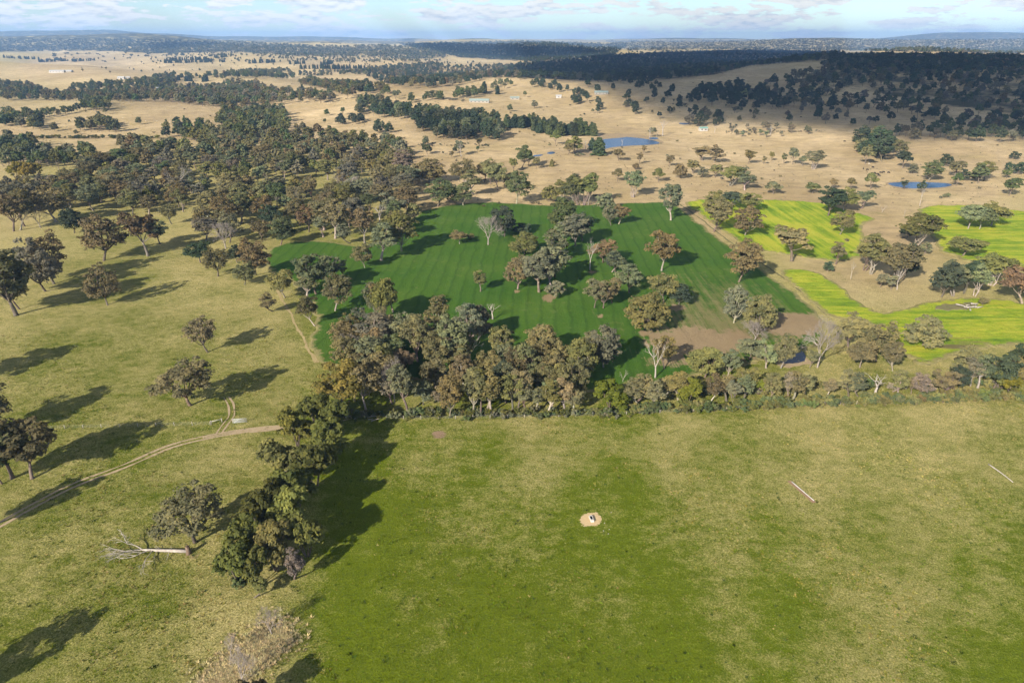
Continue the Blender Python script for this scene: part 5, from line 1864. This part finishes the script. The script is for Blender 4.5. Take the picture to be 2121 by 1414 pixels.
def fence(line, label, spacing=5.0, h=1.2):
    p = np.array(line, float); X, Y, Z = hit(p[:, 0], p[:, 1]); W = np.stack([X, Y], 1)
    d = np.concatenate([[0], np.cumsum(np.linalg.norm(np.diff(W, axis=0), axis=1))])
    s = np.arange(0, d[-1], spacing); xs = np.interp(s, d, X); ys = np.interp(s, d, Y); zs = Hh(xs, ys)
    root = empty('wire_fence', (float(xs[0]), float(ys[0]), float(zs[0])), 0, label=label, cat='fence')
    m = MB(); m.tube([(0, 0, -.3), (0, 0, h)], .075, 6); me = m.mesh('fence_post', [M_POST], True)
    for i in range(len(s)):
        o = obj('post', me, root, (xs[i] - xs[0], ys[i] - ys[0], zs[i] - zs[0]))
    for zz in (.35, .7, 1.05):
        m = MB(); m.tube(np.column_stack([xs - xs[0], ys - ys[0], zs - zs[0] + zz]), .006, 3, False); obj('wire', m.mesh('fence_wire', [M_STEEL]), root)


fence([(800, 868), (900, 868), (1060, 866), (1200, 862), (1330, 857), (1480, 850), (1640, 841), (1800, 836), (1960, 829), (2125, 820)], 'post and wire fence along the near side of the tree belt')
fence([(436, 880), (350, 882), (200, 886), (60, 890), (-40, 893)], 'post and wire fence between the wheel track and the gate paddock')

# timber heap at the belt corner
root = empty('timber_heap', P3(770, 866), 0, label='heap of grey fallen branches at the corner where hedge and belt meet', cat='timber heap')
for k in range(14):
    m = MB(); q = np.array([g2.normal(0, 3.0), g2.normal(0, 1.2), .15 + g2.uniform(0, .5)]); an = g2.normal(.3, .5); l_ = g2.uniform(1.5, 4)
    m.tube(bend(q, q + np.array([math.cos(an) * l_, math.sin(an) * l_, g2.normal(0, .25)]), g2, 5, .06), np.linspace(.13, .05, 5), 6)
    obj('branch', m.mesh('heap_branch', [M_DEAD], True), root)
root = empty('log_pile', P3(2001, 642), 0, label='pale heap of old logs on the rough grass island in the canola', cat='log pile')
root.location.z += .78
for k in range(12):
    m = MB(); q = np.array([g2.normal(0, 2.4), g2.normal(0, 2.0), .25 + g2.uniform(0, .6)]); an = g2.normal(.2, .6); l_ = g2.uniform(2, 5)
    m.tube(bend(q, q + np.array([math.cos(an) * l_, math.sin(an) * l_, 0]), g2, 4, .05), np.linspace(.3, .16, 4), 7)
    obj('log', m.mesh('pile_log', [M_DEAD], True), root)


# far buildings
def house(px, py, L_, W_, hw, hr, rz, wall, roof, label, cat, wins=3):
    x, y, z = P3(px, py)
    root = empty('farm_building', (x, y, z), rz, label=label, cat=cat)
    m = MB(); m.box((0, 0, hw / 2 - .3), (L_, W_, hw + .6)); obj('wall', m.mesh('house_wall', [wall]), root)
    e = .5; a, b = L_ / 2 + e, W_ / 2 + e
    V = [(-a, -b, hw), (a, -b, hw), (a, b, hw), (-a, b, hw), (-a, 0, hw + hr), (a, 0, hw + hr)]
    V += [(u, v_, w_ + .14) for u, v_, w_ in V]
    Fq = [(6, 7, 11, 10), (8, 9, 10, 11), (0, 4, 5, 1), (2, 5, 4, 3), (0, 1, 7, 6), (2, 3, 9, 8), (1, 5, 11, 7), (5, 2, 8, 11), (3, 4, 10, 9), (4, 0, 6, 10)]
    obj('roof', mesh_from('house_roof', V, Fq, [roof]), root)
    for s in (-1, 1):
        V = [(s * L_ / 2, -W_ / 2, hw), (s * L_ / 2, W_ / 2, hw), (s * L_ / 2, 0, hw + hr * .93)]
        obj('gable', mesh_from('house_gable', V + [(u - s * .2, v_, w_) for u, v_, w_ in V], [(0, 1, 2), (5, 4, 3)], [wall]), root)
    for k in range(wins):
        m = MB(); m.box((-L_ / 2 + L_ * (k + .5) / wins, -W_ / 2 - .03, hw * .55), (min(1.6, L_ / wins * .5), .08, hw * .4)); obj('window', m.mesh('house_window', [M_GLASS]), root)
    m = MB(); m.box((L_ * .1, -W_ / 2 - .04, hw * .42), (1.0, .09, hw * .82)); obj('door', m.mesh('house_door', [M_POST]), root)


house(1456, 271, 9, 6, 3.0, 1.4, .1, M_WHITE, M_ROOFG, 'small white shed with green iron roof beside the shaded scrub', 'shed', 2)
house(252, 164, 17, 9, 4.2, 2.0, .0, M_WHITE, M_ROOFW, 'white barn standing on the rise behind the far tree row', 'barn', 3)
house(266, 163, 10, 8, 3.0, 1.6, .05, M_WALL, M_ROOFW, 'small pale outbuilding beside the white barn', 'barn', 2)
house(120, 151, 42, 14, 5.0, 2.4, .03, M_WHITE, M_ROOFW, 'long white farm shed alone on the pale plain', 'shed', 5)
house(143, 150, 20, 12, 4.0, 2.0, .03, M_WALL, M_ROOFW, 'smaller white building at the end of the long white farm shed', 'shed', 3)
house(993, 212, 28, 11, 2.4, 2.4, -.05, M_POST, M_ROOFP, 'homestead with long pale green roof on the bare hill', 'house', 5)
house(1066, 206, 13, 8, 2.4, 1.6, .1, M_POST, M_ROOFP, 'grey farm shed on the slope across from the homestead', 'shed', 2)
house(1245, 195, 20, 11, 2.4, 2.2, .0, M_POST, M_ROOFP, 'pale-roofed homestead on the cloud-shaded hillside', 'house', 4)
house(333, 186, 16, 10, 3.2, 2.0, .3, M_WALL, M_ROOFW, 'white-roofed house half hidden in the far grove', 'house', 3)
house(358, 190, 12, 9, 3.2, 2.0, .3, M_WALL, M_ROOFP, 'pale-roofed house half hidden in the far grove', 'house', 3)
house(1157, 203, 8, 6, 3.0, 1.4, .0, M_WHITE, M_ROOFW, 'little white hut by the dirt bank on the hillside', 'hut', 1)


# grazing animals, far away: one continuous body with legs, neck and head
def beast_mesh(name, ln, ht, mat, seed):
    g3 = np.random.default_rng(seed); m = MB(); r = ht * .27
    m.tube([(-ln * .5, 0, ht * .66), (-ln * .42, 0, ht * .70), (-ln * .1, 0, ht * .66), (ln * .25, 0, ht * .69), (ln * .40, 0, ht * .72), (ln * .52, 0, ht * .62), (ln * .62, 0, ht * .42), (ln * .70, 0, ht * .24), (ln * .80, 0, ht * .16)],
           [r * .5, r * .95, r * 1.08, r * 1.0, r * .75, r * .52, r * .42, r * .44, r * .2], 8)
    for sx in (-.36, .30):
        for sy in (-1, 1):
            m.tube([(ln * sx, sy * r * .55, ht * .6), (ln * sx + .03, sy * r * .6, ht * .28), (ln * sx, sy * r * .6, 0)], [r * .42, r * .2, r * .17], 6)
    m.tube([(-ln * .5, 0, ht * .72), (-ln * .56, 0, ht * .45)], [r * .12, r * .08], 4)
    return m.mesh(name, [mat], True)


SH = beast_mesh('sheep_body', 1.1, .85, M_SHEEP, 1); CW = beast_mesh('cow_body', 2.1, 1.45, M_COW, 2)
for (qx, qy) in ((265, 253), (278, 252), (288, 254), (302, 251), (325, 252), (344, 252), (352, 253), (255, 245), (246, 251), (334, 258), (1800, 340), (240, 247)):
    x, y, z = P3(qx, qy); o = obj('sheep', SH, None, (x, y, z), label='white sheep grazing on the far straw hillside' if qx < 1000 else 'white sheep by the shaded clump on the dry paddock', cat='sheep', group='sheep on the far hillside' if qx < 1000 else None)
    o.rotation_euler.z = rng.uniform(0, 6.28)
for (qx, qy) in ((1788, 351), (1796, 353), (1812, 360), (1818, 362), (1824, 359), (1830, 358), (1840, 359), (1820, 365), (1749, 294), (1808, 348)):
    x, y, z = P3(qx, qy); o = obj('cow', CW, None, (x, y, z), label='black cow grazing on the dry paddock above the oval dam', cat='cow', group='black cattle on the dry paddock')
    o.rotation_euler.z = rng.uniform(0, 6.28)

# ------------------------------------------------------------------ cumulus overhead (its shade lies on the far right country) and haze
def cloud_mat(d):
    m, nt, out = new_mat('cloud')
    v = nt.nodes.new('ShaderNodeVolumePrincipled')
    v.inputs['Density'].default_value = d; v.inputs['Color'].default_value = (.95, .95, .95, 1); v.inputs['Anisotropy'].default_value = 0.5
    L(nt, v.outputs[0], out.inputs['Volume'])
    return m


M_CLOUD = cloud_mat(0.045)
CLALT = 1250.0
OFFX, OFFY = -SHX * CLALT / math.tan(SUN_EL), -SHY * CLALT / math.tan(SUN_EL)


def cloud(shade_px, label, seed, thick=110, soft=160.0):
    """cumulus whose shadow covers the ground outlined in the photograph"""
    p = densify(smooth_closed(np.array(shade_px, float), 1), 8); X, Y, Z = hit(p[:, 0], p[:, 1])
    k = Z / math.tan(SUN_EL)
    W = densify(np.stack([X + OFFX + SHX * k, Y + OFFY + SHY * k], 1), 120)
    g3 = np.random.default_rng(seed)
    W = W + g3.normal(0, 14, W.shape)
    mn, mx = W.min(0), W.max(0)
    step = max(60.0, math.sqrt((mx - mn).prod() / 9000))
    gx, gy = np.meshgrid(np.arange(mn[0], mx[0], step), np.arange(mn[1], mx[1], step))
    gp = np.stack([gx.ravel(), gy.ravel()], 1) + g3.uniform(-.3, .3, (gx.size, 2)) * step
    gp = gp[inpoly(gp[:, 0], gp[:, 1], W)]
    n = len(W)
    r = geometry.delaunay_2d_cdt([Vector(q) for q in W] + [Vector(q) for q in gp], [(i, (i + 1) % n) for i in range(n)], [list(range(n))], 1, 0.5)
    V2 = np.array([tuple(v) for v in r[0]]); T = [tuple(t) for t in r[2]]
    ed = np.full(len(V2), 1e9)
    for k0 in range(0, n, 64):
        ed = np.minimum(ed, np.sqrt(((V2[:, None] - W[None, k0:k0 + 64]) ** 2).sum(-1)).min(1))
    b = 1 + .25 * np.sin(V2[:, 0] / 170 + seed) * np.cos(V2[:, 1] / 210) + .15 * np.sin(V2[:, 0] / 63) * np.sin(V2[:, 1] / 75 + 1)
    f = sstep(0, soft, ed)
    c = (mn + mx) / 2
    topv = np.column_stack([V2 - c, thick * f * b + .5]); bot = np.column_stack([V2 - c, -6 * f - .5])
    m = len(V2)
    F_ = [t for t in T] + [(t[2] + m, t[1] + m, t[0] + m) for t in T]
    ec = {}
    for t in T:
        for i in range(3):
            ec[(t[i], t[(i + 1) % 3])] = 1
    for e in ec:
        if (e[1], e[0]) not in ec:
            F_ += [(e[1], e[0], e[0] + m), (e[1], e[0] + m, e[1] + m)]
    me = mesh_from('cloud_mesh', np.concatenate([topv, bot]), F_, [M_CLOUD], True)
    return obj('cloud', me, None, (c[0], c[1], CLALT), kind='structure')


cloud([(1040, 148), (1110, 166), (1190, 178), (1240, 206), (1300, 236), (1360, 258), (1420, 268), (1520, 266), (1680, 272), (1760, 296), (1800, 312), (1880, 312), (1960, 296), (2080, 300), (2250, 296), (2700, 260),
       (2700, 128), (2100, 119), (1850, 110), (1560, 104), (1300, 111), (1180, 124), (1080, 136)], 'cloud', 1, 110)
cloud([(820, 90), (1000, 92), (1250, 103), (1290, 108), (1180, 118), (1060, 124), (960, 116), (880, 104)], 'cloud', 2, 90)
cloud([(300, 86), (480, 88), (420, 98), (330, 106), (300, 98)], 'cloud', 3, 70)
cloud([(880, 240), (930, 228), (1010, 246), (1050, 262), (1050, 296), (960, 306), (880, 292), (850, 262)], 'cloud', 4, 26, 90)
cloud([(1900, 330), (1990, 328), (2060, 326), (2121, 330), (2250, 330), (2250, 350), (2100, 345), (1960, 350), (1880, 346)], 'cloud', 5, 14, 60)

def haze(density):
    m, nt, out = new_mat('haze_air')
    v = nt.nodes.new('ShaderNodeVolumePrincipled')
    v.inputs['Density'].default_value = density; v.inputs['Color'].default_value = (.33, .58, 1.0, 1); v.inputs['Anisotropy'].default_value = 0.0
    L(nt, v.outputs[0], out.inputs['Volume'])
    mb = MB(); top = 345.0; bot = -60.0
    mb.box((0, 0, (top + bot) / 2), (50000, 50000, top - bot))
    return obj('haze', mb.mesh('haze_box', [m]), kind='stuff')


haze(7.2e-5)
